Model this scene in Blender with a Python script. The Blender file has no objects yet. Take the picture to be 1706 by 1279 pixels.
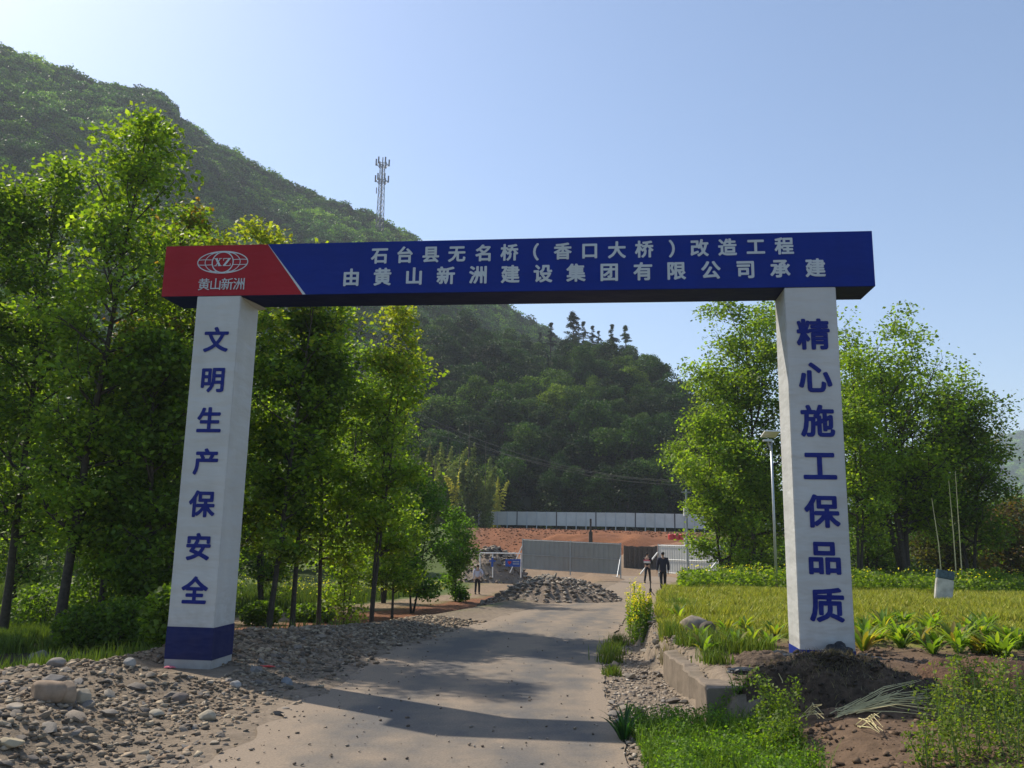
import bpy, bmesh, math, random
import numpy as np
from mathutils import Vector, Matrix, noise as mnoise

C = bpy.context.scene.collection
R = math.radians
PI = math.pi
random.seed(4)
RNG = np.random.default_rng(7)

# ---------------------------------------------------------------- camera, sky, sun, exposure
FPX, PITCH, ROLL, CAMZ = 1366.1, R(10.43), R(1.07), 1.6
cam_d = bpy.data.cameras.new('camera')
cam = bpy.data.objects.new('camera', cam_d)
C.objects.link(cam)
cam_d.sensor_width = 36.0
cam_d.lens = FPX / 1706 * 36.0
cam_d.clip_end = 12000
cam.matrix_world = Matrix.Translation((0, 0, CAMZ)) @ Matrix.Rotation(R(90) + PITCH, 4, 'X') @ Matrix.Rotation(ROLL, 4, 'Z')
bpy.context.scene.camera = cam

SUN = Vector((-4.1, 3.1, 5.45)).normalized()          # towards the sun
elev = math.asin(SUN.z)
azim = math.atan2(SUN.x, SUN.y)                        # from +Y towards +X
world = bpy.data.worlds.new('World')
bpy.context.scene.world = world
world.use_nodes = True
wn = world.node_tree
bg = wn.nodes['Background']
sky = wn.nodes.new('ShaderNodeTexSky')
sky.sky_type = 'NISHITA'
sky.sun_disc = False
sky.sun_elevation = elev
sky.sun_rotation = azim
sky.air_density = 1.0
sky.dust_density = 0.8
sky.ozone_density = 1.6
wn.links.new(sky.outputs[0], bg.inputs[0])
bg.inputs[1].default_value = 0.15
sun_d = bpy.data.lights.new('sun', 'SUN')
sun_d.energy = 4.8
sun_d.angle = R(0.55)
sun_d.color = (1.0, 0.91, 0.77)
sun_o = bpy.data.objects.new('sun', sun_d)
sun_o.rotation_euler = SUN.to_track_quat('Z', 'Y').to_euler()
sun_o.location = (-30, 30, 60)
C.objects.link(sun_o)
vs = bpy.context.scene.view_settings
vs.view_transform = 'Standard'
vs.look = 'None'
vs.gamma = 1
vs.use_curve_mapping = False
vs.exposure = 0.34

# ---------------------------------------------------------------- pixel -> place helpers
def ray(px, py):
    u0, v0 = px - 853, py - 639.5
    u = u0 * math.cos(ROLL) + v0 * math.sin(ROLL)
    v = -u0 * math.sin(ROLL) + v0 * math.cos(ROLL)
    return Vector((u, FPX * math.cos(PITCH) + v * math.sin(PITCH), FPX * math.sin(PITCH) - v * math.cos(PITCH)))

def at(px, py, Y):
    d = ray(px, py)
    return Vector((d.x / d.y * Y, Y, CAMZ + d.z / d.y * Y))

def lerp_tab(tab, x):
    if x <= tab[0][0]: return tab[0][1]
    for (a, b), (c, d) in zip(tab, tab[1:]):
        if x <= c: return b + (d - b) * (x - a) / (c - a)
    return tab[-1][1]

def sm(a, b, x):
    t = min(1, max(0, (x - a) / (b - a)))
    return t * t * (3 - 2 * t)

def nz(x, y, s, k=0.0):
    return mnoise.noise(Vector((x / s, y / s, k)))

ROADZ = [(0, -0.05), (36, -0.90), (56, -0.90), (78, 0.45), (84, 0.6)]
def road_z(y):
    return lerp_tab(ROADZ, y)
def on_road(px, py):
    d = ray(px, py)
    lo, hi = 3.0, 56.0
    for _ in range(40):
        m = (lo + hi) / 2
        if CAMZ + d.z / d.y * m > road_z(m): lo = m
        else: hi = m
    return (d.x / d.y * lo, lo)
# road edges read as (y, x)
LEFT_E = sorted([(b, a) for a, b in [on_road(*p) for p in [(330, 1279), (430, 1215), (560, 1140), (650, 1085), (790, 1040), (905, 1008), (1000, 985), (1040, 965)]]])
RIGHT_E = sorted([(b, a) for a, b in [on_road(*p) for p in [(1052, 1279), (1030, 1215), (1008, 1150), (1003, 1110), (1016, 1070), (1042, 1030), (1085, 1000), (1128, 982), (1150, 965)]]])
def x_left(y):
    if y < LEFT_E[0][0]: return LEFT_E[0][1] + (LEFT_E[0][0] - y) * 0.05
    if y > LEFT_E[-1][0]: return lerp_tab([(LEFT_E[-1][0], LEFT_E[-1][1]), (56, 6.6), (90, 16)], y)
    return lerp_tab(LEFT_E, y)
def x_right(y):
    if y > RIGHT_E[-1][0]: return lerp_tab([(RIGHT_E[-1][0], RIGHT_E[-1][1]), (56, 10.2), (90, 21)], y)
    return lerp_tab(RIGHT_E, y)

def terrain(x, y):
    z = road_z(min(y, 84))
    xl, xr = x_left(y), x_right(y)
    if x < xl:                                        # left side: rubble bank, then the lower field
        d = xl - x
        near = 1 - sm(13, 20, y)
        bank = 0.34 * sm(0.5, 2.2, d) * near + 0.10 * sm(0.2, 1.5, d) * (1 - near) * (1 - sm(30, 40, y))
        drop_at = lerp_tab([(0, 3.2), (9, 2.7), (14, 2.0), (22, 1.3), (34, 1.0)], y)
        drop = sm(drop_at, drop_at + 2.2, d)
        fz = lerp_tab([(0, -0.35), (9, -0.45), (15, -0.60), (25, -1.05), (45, -1.60), (70, -1.4), (95, 1.4)], y)
        z = (z + bank) * (1 - drop) + fz * drop
        z += 0.10 * nz(x, y, 1.1) * sm(0.3, 1.5, d) * near + 0.05 * nz(x, y, 0.35, 3) * sm(0.3, 1.5, d) * near
        z += 0.06 * nz(x, y, 1.8, 9) * drop
        z += 0.16 * max(0, nz(x, y, 1.6, 12)) * sm(1.6, 2.6, d) * (1 - sm(5.5, 7, d)) * sm(17, 20, y) * (1 - sm(44, 50, y))
        e2 = ((x + 4.15) / 0.62) ** 2 + ((y - 10.95) / 0.85) ** 2        # level pad under the left pillar
        if e2 < 2.5: z = z + (-0.205 - z) * (1 - sm(0.8, 2.5, e2))
    elif x > xr:                                      # right side: shoulder, then the raised bed and field
        d = x - xr
        bed = lerp_tab([(0, 0.02), (8, 0.05), (9.5, 0.12), (12, 0.14), (20, 0.12), (30, 0.0), (45, -0.5), (60, -0.3), (84, 0.6)], y)
        ed = lerp_tab([(0, 1.0), (8.8, 0.95), (12, 0.9), (16, 0.5), (30, 0.6)], y)
        step = sm(ed, ed + 0.25 + (0.9 if y < 8.6 else 0), d)
        z = z * (1 - step) + bed * step
        z += 0.05 * nz(x, y, 0.7) * sm(0.1, 1, d) * (1 - sm(14, 30, y)) + 0.02 * nz(x, y, 0.2, 4) * sm(0.1, 1, d) * (1 - sm(12, 18, y))
        gm = math.exp(-(((x - 4.15) / 1.25) ** 2 + ((y - 9.75) / 0.75) ** 2))     # heap by the pillar
        z += 0.16 * gm
        gm = math.exp(-(((x - 5.6) / 0.7) ** 2 + ((y - 8.6) / 0.5) ** 2))
        z += 0.10 * gm
    if y > 76:                                        # far bank behind the pit
        z = max(z, 0) * 0 + (z + (2.3 - z) * sm(80, 93, y))
    if y > 55:
        z += 0.15 * nz(x, y, 6) * sm(55, 60, y)
    z -= 6.0 * sm(150, 600, math.hypot(x, y))
    return z

def ground(px, py):
    d = ray(px, py)
    y = 3.0
    while y < 200:
        z = CAMZ + d.z / d.y * y
        if z <= terrain(d.x / d.y * y, y): break
        y *= 1.006
    x = d.x / d.y * y
    return Vector((x, y, terrain(x, y)))

# ---------------------------------------------------------------- materials
def new_mat(name):
    m = bpy.data.materials.new(name)
    m.use_nodes = True
    return m, m.node_tree.nodes, m.node_tree.links, m.node_tree.nodes['Principled BSDF']

def plain(name, col, rough=0.7, noise=0.12, scale=6.0, bump=0.0, metal=0.0, spec=0.4, dirt=None, dirt_amt=0.5):
    m, n, l, b = new_mat(name)
    tc = n.new('ShaderNodeTexCoord')
    nt = n.new('ShaderNodeTexNoise')
    nt.inputs['Scale'].default_value = scale
    nt.inputs['Detail'].default_value = 6
    nt.inputs['Roughness'].default_value = 0.6
    l.new(tc.outputs['Object'], nt.inputs['Vector'])
    rp = n.new('ShaderNodeValToRGB')
    rp.color_ramp.elements[0].position = 0.3
    rp.color_ramp.elements[1].position = 0.72
    rp.color_ramp.elements[0].color = (*[c * (1 - noise) for c in col], 1)
    rp.color_ramp.elements[1].color = (*[min(1, c * (1 + noise)) for c in col], 1)
    l.new(nt.outputs['Fac'], rp.inputs['Fac'])
    out = rp.outputs['Color']
    if dirt:
        n2 = n.new('ShaderNodeTexNoise')
        n2.inputs['Scale'].default_value = scale * 0.35
        n2.inputs['Detail'].default_value = 8
        l.new(tc.outputs['Object'], n2.inputs['Vector'])
        r2 = n.new('ShaderNodeValToRGB')
        r2.color_ramp.elements[0].position = 0.5
        r2.color_ramp.elements[1].position = 0.75
        r2.color_ramp.elements[1].color = (dirt_amt,) * 3 + (1,)
        l.new(n2.outputs['Fac'], r2.inputs['Fac'])
        mx = n.new('ShaderNodeMixRGB')
        mx.inputs[2].default_value = (*dirt, 1)
        l.new(r2.outputs['Color'], mx.inputs[0])
        l.new(out, mx.inputs[1])
        out = mx.outputs[0]
    l.new(out, b.inputs['Base Color'])
    b.inputs['Roughness'].default_value = rough
    b.inputs['Metallic'].default_value = metal
    b.inputs['Specular IOR Level'].default_value = spec
    if bump:
        bp = n.new('ShaderNodeBump')
        bp.inputs['Strength'].default_value = bump
        bp.inputs['Distance'].default_value = 0.02
        l.new(nt.outputs['Fac'], bp.inputs['Height'])
        l.new(bp.outputs[0], b.inputs['Normal'])
    return m

def leaf_mat(name, trans=0.55, rand=0.0, tcol=(1.65, 1.70, 0.42), rough=0.55, spec=0.3):
    m, n, l, b = new_mat(name)
    a = n.new('ShaderNodeAttribute')
    a.attribute_name = 'tint'
    col = a.outputs['Color']
    if rand:
        oi = n.new('ShaderNodeObjectInfo')
        rp = n.new('ShaderNodeValToRGB')
        e = rp.color_ramp.elements
        e[0].position = 0.0; e[0].color = (0.38, 0.42, 0.46, 1)
        e[1].position = 1.0; e[1].color = (2.6, 2.1, 1.0, 1)
        k = e.new(0.35); k.color = (0.70, 0.82, 0.78, 1)
        k = e.new(0.7); k.color = (1.25, 1.3, 0.95, 1)
        l.new(oi.outputs['Random'], rp.inputs['Fac'])
        pn = n.new('ShaderNodeTexNoise'); pn.inputs['Scale'].default_value = 0.035; pn.inputs['Detail'].default_value = 3     # stands of different species
        l.new(oi.outputs['Location'], pn.inputs['Vector'])
        pr = n.new('ShaderNodeValToRGB'); f_ = pr.color_ramp.elements
        f_[0].position = 0.36; f_[0].color = (0.55, 0.66, 0.62, 1); f_[1].position = 0.66; f_[1].color = (1.75, 1.55, 0.95, 1)
        k = f_.new(0.5); k.color = (0.95, 1.05, 0.9, 1)
        l.new(pn.outputs['Fac'], pr.inputs['Fac'])
        ml = n.new('ShaderNodeMixRGB'); ml.blend_type = 'MULTIPLY'; ml.inputs[0].default_value = 0.9
        l.new(col, ml.inputs[1]); l.new(pr.outputs['Color'], ml.inputs[2]); col = ml.outputs[0]
        mx = n.new('ShaderNodeMixRGB'); mx.blend_type = 'MULTIPLY'; mx.inputs[0].default_value = rand
        l.new(col, mx.inputs[1]); l.new(rp.outputs['Color'], mx.inputs[2])
        col = mx.outputs[0]
    l.new(col, b.inputs['Base Color'])
    b.inputs['Roughness'].default_value = rough
    b.inputs['Specular IOR Level'].default_value = spec
    t = n.new('ShaderNodeBsdfTranslucent')
    mx2 = n.new('ShaderNodeMixRGB'); mx2.blend_type = 'MULTIPLY'; mx2.inputs[0].default_value = 1
    mx2.inputs[2].default_value = (*tcol, 1)
    l.new(col, mx2.inputs[1]); l.new(mx2.outputs[0], t.inputs['Color'])
    ms = n.new('ShaderNodeMixShader'); ms.inputs[0].default_value = trans
    l.new(b.outputs[0], ms.inputs[1]); l.new(t.outputs[0], ms.inputs[2])
    l.new(ms.outputs[0], n['Material Output'].inputs['Surface'])
    return m

def tint_mat(name, rough=0.85, bump=0.3, scale=20, spec=0.25):
    """stones: base colour from the tint attribute or the object's random, with fine mottling"""
    m, n, l, b = new_mat(name)
    oi = n.new('ShaderNodeObjectInfo')
    rp = n.new('ShaderNodeValToRGB')
    e = rp.color_ramp.elements
    e[0].position = 0; e[0].color = (0.105, 0.092, 0.080, 1)
    e[1].position = 1; e[1].color = (0.33, 0.28, 0.215, 1)
    for p, c in ((0.3, (0.175, 0.15, 0.125)), (0.5, (0.25, 0.205, 0.155)), (0.65, (0.18, 0.165, 0.15)), (0.85, (0.26, 0.22, 0.17))):
        k = e.new(p); k.color = (*c, 1)
    l.new(oi.outputs['Random'], rp.inputs['Fac'])
    tc = n.new('ShaderNodeTexCoord')
    nt = n.new('ShaderNodeTexNoise'); nt.inputs['Scale'].default_value = scale; nt.inputs['Detail'].default_value = 7
    l.new(tc.outputs['Object'], nt.inputs['Vector'])
    mr = n.new('ShaderNodeMapRange'); mr.inputs[1].default_value = 0.3; mr.inputs[2].default_value = 0.7
    mr.inputs[3].default_value = 0.72; mr.inputs[4].default_value = 1.22
    l.new(nt.outputs['Fac'], mr.inputs[0])
    mx = n.new('ShaderNodeVectorMath'); mx.operation = 'SCALE'
    l.new(rp.outputs['Color'], mx.inputs[0]); l.new(mr.outputs[0], mx.inputs['Scale'])
    l.new(mx.outputs[0], b.inputs['Base Color'])
    b.inputs['Roughness'].default_value = rough
    b.inputs['Specular IOR Level'].default_value = spec
    bp = n.new('ShaderNodeBump'); bp.inputs['Strength'].default_value = bump; bp.inputs['Distance'].default_value = 0.01
    l.new(nt.outputs['Fac'], bp.inputs['Height']); l.new(bp.outputs[0], b.inputs['Normal'])
    return m

def attr_mat(name, rough=0.85, bump=0.3, scale=30, spec=0.2, lo=0.75, hi=1.2, dist=0.01):
    m, n, l, b = new_mat(name)
    a = n.new('ShaderNodeAttribute'); a.attribute_name = 'tint'
    tc = n.new('ShaderNodeTexCoord')
    nt = n.new('ShaderNodeTexNoise'); nt.inputs['Scale'].default_value = scale; nt.inputs['Detail'].default_value = 8
    nt.inputs['Roughness'].default_value = 0.65
    l.new(tc.outputs['Object'], nt.inputs['Vector'])
    mr = n.new('ShaderNodeMapRange'); mr.inputs[1].default_value = 0.3; mr.inputs[2].default_value = 0.7
    mr.inputs[3].default_value = lo; mr.inputs[4].default_value = hi
    l.new(nt.outputs['Fac'], mr.inputs[0])
    mx = n.new('ShaderNodeVectorMath'); mx.operation = 'SCALE'
    l.new(a.outputs['Color'], mx.inputs[0]); l.new(mr.outputs[0], mx.inputs['Scale'])
    l.new(mx.outputs[0], b.inputs['Base Color'])
    b.inputs['Roughness'].default_value = rough
    b.inputs['Specular IOR Level'].default_value = spec
    bp = n.new('ShaderNodeBump'); bp.inputs['Strength'].default_value = bump; bp.inputs['Distance'].default_value = dist
    l.new(nt.outputs['Fac'], bp.inputs['Height']); l.new(bp.outputs[0], b.inputs['Normal'])
    return m

def vinyl(name, col, rough=0.42, streak=0.10, wrinkle=0.25, mud=0.08):
    """printed banner cloth stretched on a frame: faint streaks, dust, shallow wrinkles"""
    m, n, l, b = new_mat(name)
    tc = n.new('ShaderNodeTexCoord')
    mp = n.new('ShaderNodeMapping'); mp.inputs['Scale'].default_value = (1.2, 1.2, 0.35)
    l.new(tc.outputs['Object'], mp.inputs['Vector'])
    nt = n.new('ShaderNodeTexNoise'); nt.inputs['Scale'].default_value = 2.2; nt.inputs['Detail'].default_value = 5
    l.new(mp.outputs[0], nt.inputs['Vector'])
    rp = n.new('ShaderNodeValToRGB')
    rp.color_ramp.elements[0].position = 0.3; rp.color_ramp.elements[1].position = 0.7
    rp.color_ramp.elements[0].color = (*[c * (1 - streak) for c in col], 1)
    rp.color_ramp.elements[1].color = (*[c * (1 + streak * 0.5) for c in col], 1)
    l.new(nt.outputs['Fac'], rp.inputs['Fac'])
    sx = n.new('ShaderNodeSeparateXYZ'); l.new(tc.outputs['Object'], sx.inputs[0])
    n3 = n.new('ShaderNodeTexNoise'); n3.inputs['Scale'].default_value = 7; n3.inputs['Detail'].default_value = 8
    l.new(tc.outputs['Object'], n3.inputs['Vector'])
    m3 = n.new('ShaderNodeMath'); m3.operation = 'MULTIPLY_ADD'; m3.inputs[1].default_value = 1.6; l.new(n3.outputs['Fac'], m3.inputs[0])
    m4 = n.new('ShaderNodeMath'); m4.operation = 'MULTIPLY'; m4.inputs[1].default_value = -1.0; l.new(sx.outputs['Z'], m4.inputs[0]); l.new(m4.outputs[0], m3.inputs[2])
    mr = n.new('ShaderNodeMapRange'); mr.inputs[1].default_value = 0.15; mr.inputs[2].default_value = 1.1; mr.inputs[3].default_value = 0.0; mr.inputs[4].default_value = mud
    l.new(m3.outputs[0], mr.inputs[0])                                   # mud splashed up from the ground
    mm = n.new('ShaderNodeMixRGB'); mm.inputs[2].default_value = (0.20, 0.155, 0.11, 1)
    l.new(mr.outputs[0], mm.inputs[0]); l.new(rp.outputs['Color'], mm.inputs[1])
    l.new(mm.outputs[0], b.inputs['Base Color'])
    b.inputs['Roughness'].default_value = rough
    b.inputs['Specular IOR Level'].default_value = 0.18
    m2 = n.new('ShaderNodeMapping'); m2.inputs['Scale'].default_value = (0.8, 0.8, 2.2); m2.inputs['Rotation'].default_value = (0, 0.3, 0)
    l.new(tc.outputs['Object'], m2.inputs['Vector'])
    n2 = n.new('ShaderNodeTexNoise'); n2.inputs['Scale'].default_value = 1.6; n2.inputs['Detail'].default_value = 3
    l.new(m2.outputs[0], n2.inputs['Vector'])
    bp = n.new('ShaderNodeBump'); bp.inputs['Strength'].default_value = wrinkle * 2.2; bp.inputs['Distance'].default_value = 0.08
    l.new(n2.outputs['Fac'], bp.inputs['Height']); l.new(bp.outputs[0], b.inputs['Normal'])
    return m

M = dict(
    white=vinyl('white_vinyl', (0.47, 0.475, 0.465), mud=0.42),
    blue=vinyl('blue_vinyl', (0.003, 0.021, 0.20), rough=0.6),
    navy=vinyl('navy_vinyl', (0.005, 0.013, 0.085), rough=0.6),
    red=vinyl('red_vinyl', (0.30, 0.013, 0.022), rough=0.6),
    print_white=vinyl('white_print', (0.48, 0.53, 0.56), streak=0.06),
    print_blue=vinyl('blue_print', (0.006, 0.016, 0.17), streak=0.08),
    bark=plain('bark', (0.055, 0.045, 0.035), 0.9, 0.4, 14, 0.6),
    bark_pale=plain('pale_bark', (0.12, 0.10, 0.08), 0.9, 0.35, 12, 0.5),
    leaf=leaf_mat('leaf'),
    leaf_far=leaf_mat('forest_leaf', trans=0.25, rand=1.0, tcol=(1.1, 1.3, 0.5), spec=0.08),
    grass=leaf_mat('grass_blade', trans=0.35, tcol=(1.15, 1.2, 0.5)),
    stone=tint_mat('stone'),
    boulder=attr_mat('boulder_stone', bump=0.4, scale=9, lo=0.7, hi=1.25),
    gravel=attr_mat('gravel_stone', bump=0.2, scale=40),
    soil=attr_mat('ground_soil', rough=0.95, bump=0.9, scale=7, lo=0.72, hi=1.25, dist=0.05),
    concrete=plain('old_concrete', (0.19, 0.15, 0.11), 0.92, 0.2, 9, 0.5, dirt=(0.12, 0.1, 0.07)),
    steel=plain('galvanised_steel', (0.42, 0.44, 0.46), 0.45, 0.1, 8, 0, 0.6),
    grey_sheet=plain('grey_sheet', (0.27, 0.28, 0.265), 0.5, 0.08, 1.5, 0, 0.0, dirt=(0.3, 0.25, 0.18), dirt_amt=0.25),
    white_sheet=plain('white_sheet', (0.55, 0.55, 0.52), 0.5, 0.08, 1.5, 0, 0.0, dirt=(0.4, 0.36, 0.28), dirt_amt=0.3),
    white_paint=plain('white_paint', (0.72, 0.72, 0.70), 0.5, 0.05, 4),
    dark_metal=plain('dark_metal', (0.03, 0.03, 0.032), 0.5, 0.2, 8, 0, 0.3),
    tower_steel=plain('tower_steel', (0.10, 0.11, 0.13), 0.5, 0.1, 3, 0, 0.3),
    black_cloth=plain('black_cloth', (0.016, 0.017, 0.022), 0.85, 0.3, 10),
    navy_cloth=plain('navy_cloth', (0.020, 0.024, 0.045), 0.85, 0.3, 10),
    shirt=plain('pale_shirt', (0.52, 0.52, 0.62), 0.85, 0.1, 8),
    skin=plain('skin', (0.42, 0.26, 0.18), 0.6, 0.08, 12),
    hair=plain('black_hair', (0.012, 0.011, 0.010), 0.6, 0.3, 30),
    pink_cloth=plain('pink_cloth', (0.62, 0.16, 0.2), 0.85, 0.1, 8),
    straw=plain('dry_straw', (0.58, 0.50, 0.26), 0.8, 0.25, 10),
    wire=plain('cable', (0.07, 0.075, 0.075), 0.9, 0.05, 3),
    solar=plain('solar_glass', (0.02, 0.025, 0.05), 0.2, 0.1, 5),
    bag=plain('plastic_bag', (0.75, 0.75, 0.75), 0.5, 0.08, 8),
    blackplastic=plain('black_plastic', (0.012, 0.012, 0.013), 0.35, 0.2, 20, 0.6),
    sign_blue=plain('sign_blue', (0.03, 0.10, 0.42), 0.5, 0.05, 3),
    sign_red=plain('sign_red', (0.55, 0.05, 0.05), 0.5, 0.05, 3),
    heap=attr_mat('heap_soil', rough=0.95, bump=1.0, scale=16, lo=0.55, hi=1.35, dist=0.05),
)

# asphalt under dust
def road_material():
    m, n, l, b = new_mat('dusty_asphalt')
    tc = n.new('ShaderNodeTexCoord')
    mp = n.new('ShaderNodeMapping'); mp.inputs['Scale'].default_value = (1.0, 0.45, 1.0); mp.inputs['Rotation'].default_value = (0, 0, R(-8))
    l.new(tc.outputs['Object'], mp.inputs['Vector'])
    n1 = n.new('ShaderNodeTexNoise'); n1.inputs['Scale'].default_value = 0.75; n1.inputs['Detail'].default_value = 9; n1.inputs['Roughness'].default_value = 0.62
    l.new(mp.outputs[0], n1.inputs['Vector'])
    a = n.new('ShaderNodeAttribute'); a.attribute_name = 'dust'
    ad = n.new('ShaderNodeMath'); ad.operation = 'ADD'
    l.new(n1.outputs['Fac'], ad.inputs[0]); l.new(a.outputs['Fac'], ad.inputs[1])
    rp = n.new('ShaderNodeValToRGB')
    e = rp.color_ramp.elements
    e[0].position = 0.34; e[0].color = (0.125, 0.115, 0.105, 1)
    e[1].position = 0.60; e[1].color = (0.245, 0.193, 0.142, 1)
    k = e.new(0.46); k.color = (0.178, 0.150, 0.120, 1)
    l.new(ad.outputs[0], rp.inputs['Fac'])
    n2 = n.new('ShaderNodeTexNoise'); n2.inputs['Scale'].default_value = 55; n2.inputs['Detail'].default_value = 4
    l.new(tc.outputs['Object'], n2.inputs['Vector'])
    mr = n.new('ShaderNodeMapRange'); mr.inputs[1].default_value = 0.3; mr.inputs[2].default_value = 0.7; mr.inputs[3].default_value = 0.82; mr.inputs[4].default_value = 1.16
    l.new(n2.outputs['Fac'], mr.inputs[0])
    mx = n.new('ShaderNodeVectorMath'); mx.operation = 'SCALE'
    l.new(rp.outputs['Color'], mx.inputs[0]); l.new(mr.outputs[0], mx.inputs['Scale'])
    l.new(mx.outputs[0], b.inputs['Base Color'])
    b.inputs['Roughness'].default_value = 0.9
    b.inputs['Specular IOR Level'].default_value = 0.25
    bp = n.new('ShaderNodeBump'); bp.inputs['Strength'].default_value = 0.35; bp.inputs['Distance'].default_value = 0.01
    l.new(n2.outputs['Fac'], bp.inputs['Height']); l.new(bp.outputs[0], b.inputs['Normal'])
    return m
M['road'] = road_material()

# ---------------------------------------------------------------- mesh helpers
def tag(o, label=None, cat=None, group=None, kind=None):
    if label: o['label'] = label
    if cat: o['category'] = cat
    if group: o['group'] = group
    if kind: o['kind'] = kind
    return o

def link(name, me, mat=None, parent=None):
    o = bpy.data.objects.new(name, me)
    C.objects.link(o)
    if mat is not None and me is not None and len(me.materials) == 0: me.materials.append(mat)
    if parent: o.parent = parent
    return o

def thing(name, label, cat, loc=(0, 0, 0), rz=0, group=None):
    o = bpy.data.objects.new(name, None)
    C.objects.link(o)
    o.location = loc
    o.rotation_euler = (0, 0, rz)
    o.empty_display_size = 0.2
    return tag(o, label, cat, group)

def mesh_np(name, V, F, tint=None, smooth=False, fattr=None):
    """V (n,3); F (m,k) ints; tint (m,3) per face"""
    V = np.asarray(V, np.float32); F = np.asarray(F, np.int32)
    me = bpy.data.meshes.new(name)
    me.vertices.add(len(V)); me.vertices.foreach_set('co', V.ravel())
    m, k = F.shape
    me.loops.add(m * k); me.loops.foreach_set('vertex_index', F.ravel())
    me.polygons.add(m)
    me.polygons.foreach_set('loop_start', np.arange(m, dtype=np.int32) * k)
    if smooth: me.polygons.foreach_set('use_smooth', np.ones(m, bool))
    me.update(calc_edges=True)
    if tint is not None:
        a = me.attributes.new('tint', 'FLOAT_COLOR', 'FACE')
        c = np.ones((m, 4), np.float32); c[:, :3] = tint
        a.data.foreach_set('color', c.ravel())
    return me

class MB:
    def __init__(s): s.v = []; s.f = []
    def box(s, a, b):
        i = len(s.v)
        x0, y0, z0 = a; x1, y1, z1 = b
        s.v += [(x0, y0, z0), (x1, y0, z0), (x1, y1, z0), (x0, y1, z0), (x0, y0, z1), (x1, y0, z1), (x1, y1, z1), (x0, y1, z1)]
        s.f += [tuple(i + q for q in f) for f in ((0, 3, 2, 1), (4, 5, 6, 7), (0, 1, 5, 4), (1, 2, 6, 5), (2, 3, 7, 6), (3, 0, 4, 7))]
        return s
    def tube(s, pts, radii, n=6, cap=True):
        pts = [Vector(p) for p in pts]
        if not hasattr(radii, '__len__'): radii = [radii] * len(pts)
        i0 = len(s.v)
        up = Vector((0.13, 0.97, 0.2))
        for j, p in enumerate(pts):
            d = (pts[min(j + 1, len(pts) - 1)] - pts[max(j - 1, 0)])
            if d.length < 1e-6: d = Vector((0, 0, 1))
            d.normalize()
            a = d.cross(up)
            if a.length < 0.05: a = d.cross(Vector((1, 0, 0)))
            a.normalize(); b = d.cross(a)
            for k in range(n):
                t = 2 * PI * k / n
                s.v.append(tuple(p + (a * math.cos(t) + b * math.sin(t)) * radii[j]))
        for j in range(len(pts) - 1):
            for k in range(n):
                s.f.append((i0 + j * n + k, i0 + j * n + (k + 1) % n, i0 + (j + 1) * n + (k + 1) % n, i0 + (j + 1) * n + k))
        if cap:
            s.f.append(tuple(i0 + k for k in range(n))[::-1])
            s.f.append(tuple(i0 + (len(pts) - 1) * n + k for k in range(n)))
        return s
    def poly(s, pts):
        i = len(s.v); s.v += [tuple(p) for p in pts]; s.f.append(tuple(range(i, i + len(pts)))); return s
    def build(s, name, mat, parent=None, smooth=False, bevel=0):
        me = bpy.data.meshes.new(name)
        me.from_pydata(s.v, [], s.f)
        if smooth: me.polygons.foreach_set('use_smooth', [True] * len(me.polygons))
        me.update()
        if bevel:
            bm = bmesh.new(); bm.from_mesh(me)
            bmesh.ops.bevel(bm, geom=list(bm.edges), offset=bevel, segments=2, affect='EDGES')
            bm.to_mesh(me); bm.free()
        return link(name, me, mat, parent)

def leaf_quads(cent, size, rng, up_bias=0.5, aspect=0.7):
    """rhombic leaves, slightly turned; returns V, F"""
    n = len(cent)
    nrm = rng.normal(size=(n, 3)); nrm[:, 2] = np.abs(nrm[:, 2]) + up_bias
    nrm /= np.linalg.norm(nrm, axis=1)[:, None]
    t = rng.normal(size=(n, 3)); t -= (t * nrm).sum(1)[:, None] * nrm
    t /= np.linalg.norm(t, axis=1)[:, None] + 1e-9
    b = np.cross(nrm, t)
    s = np.asarray(size).reshape(-1, 1) * np.ones((n, 1)) * 0.5
    V = np.empty((n, 4, 3))
    V[:, 0] = cent - t * s; V[:, 1] = cent + b * s * aspect + nrm * s * 0.15
    V[:, 2] = cent + t * s; V[:, 3] = cent - b * s * aspect + nrm * s * 0.15
    return V.reshape(-1, 3), np.arange(4 * n).reshape(n, 4)

def tints(n, cols, rng, var=0.22, w=None):
    cols = np.array(cols, float)
    idx = rng.choice(len(cols), size=n, p=w)
    c = cols[idx] * (1 + var * rng.normal(size=(n, 1)))
    return np.clip(c, 0.004, 1)

# ---------------------------------------------------------------- trees
def unit(v):
    return v / (np.linalg.norm(v) + 1e-9)

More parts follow.
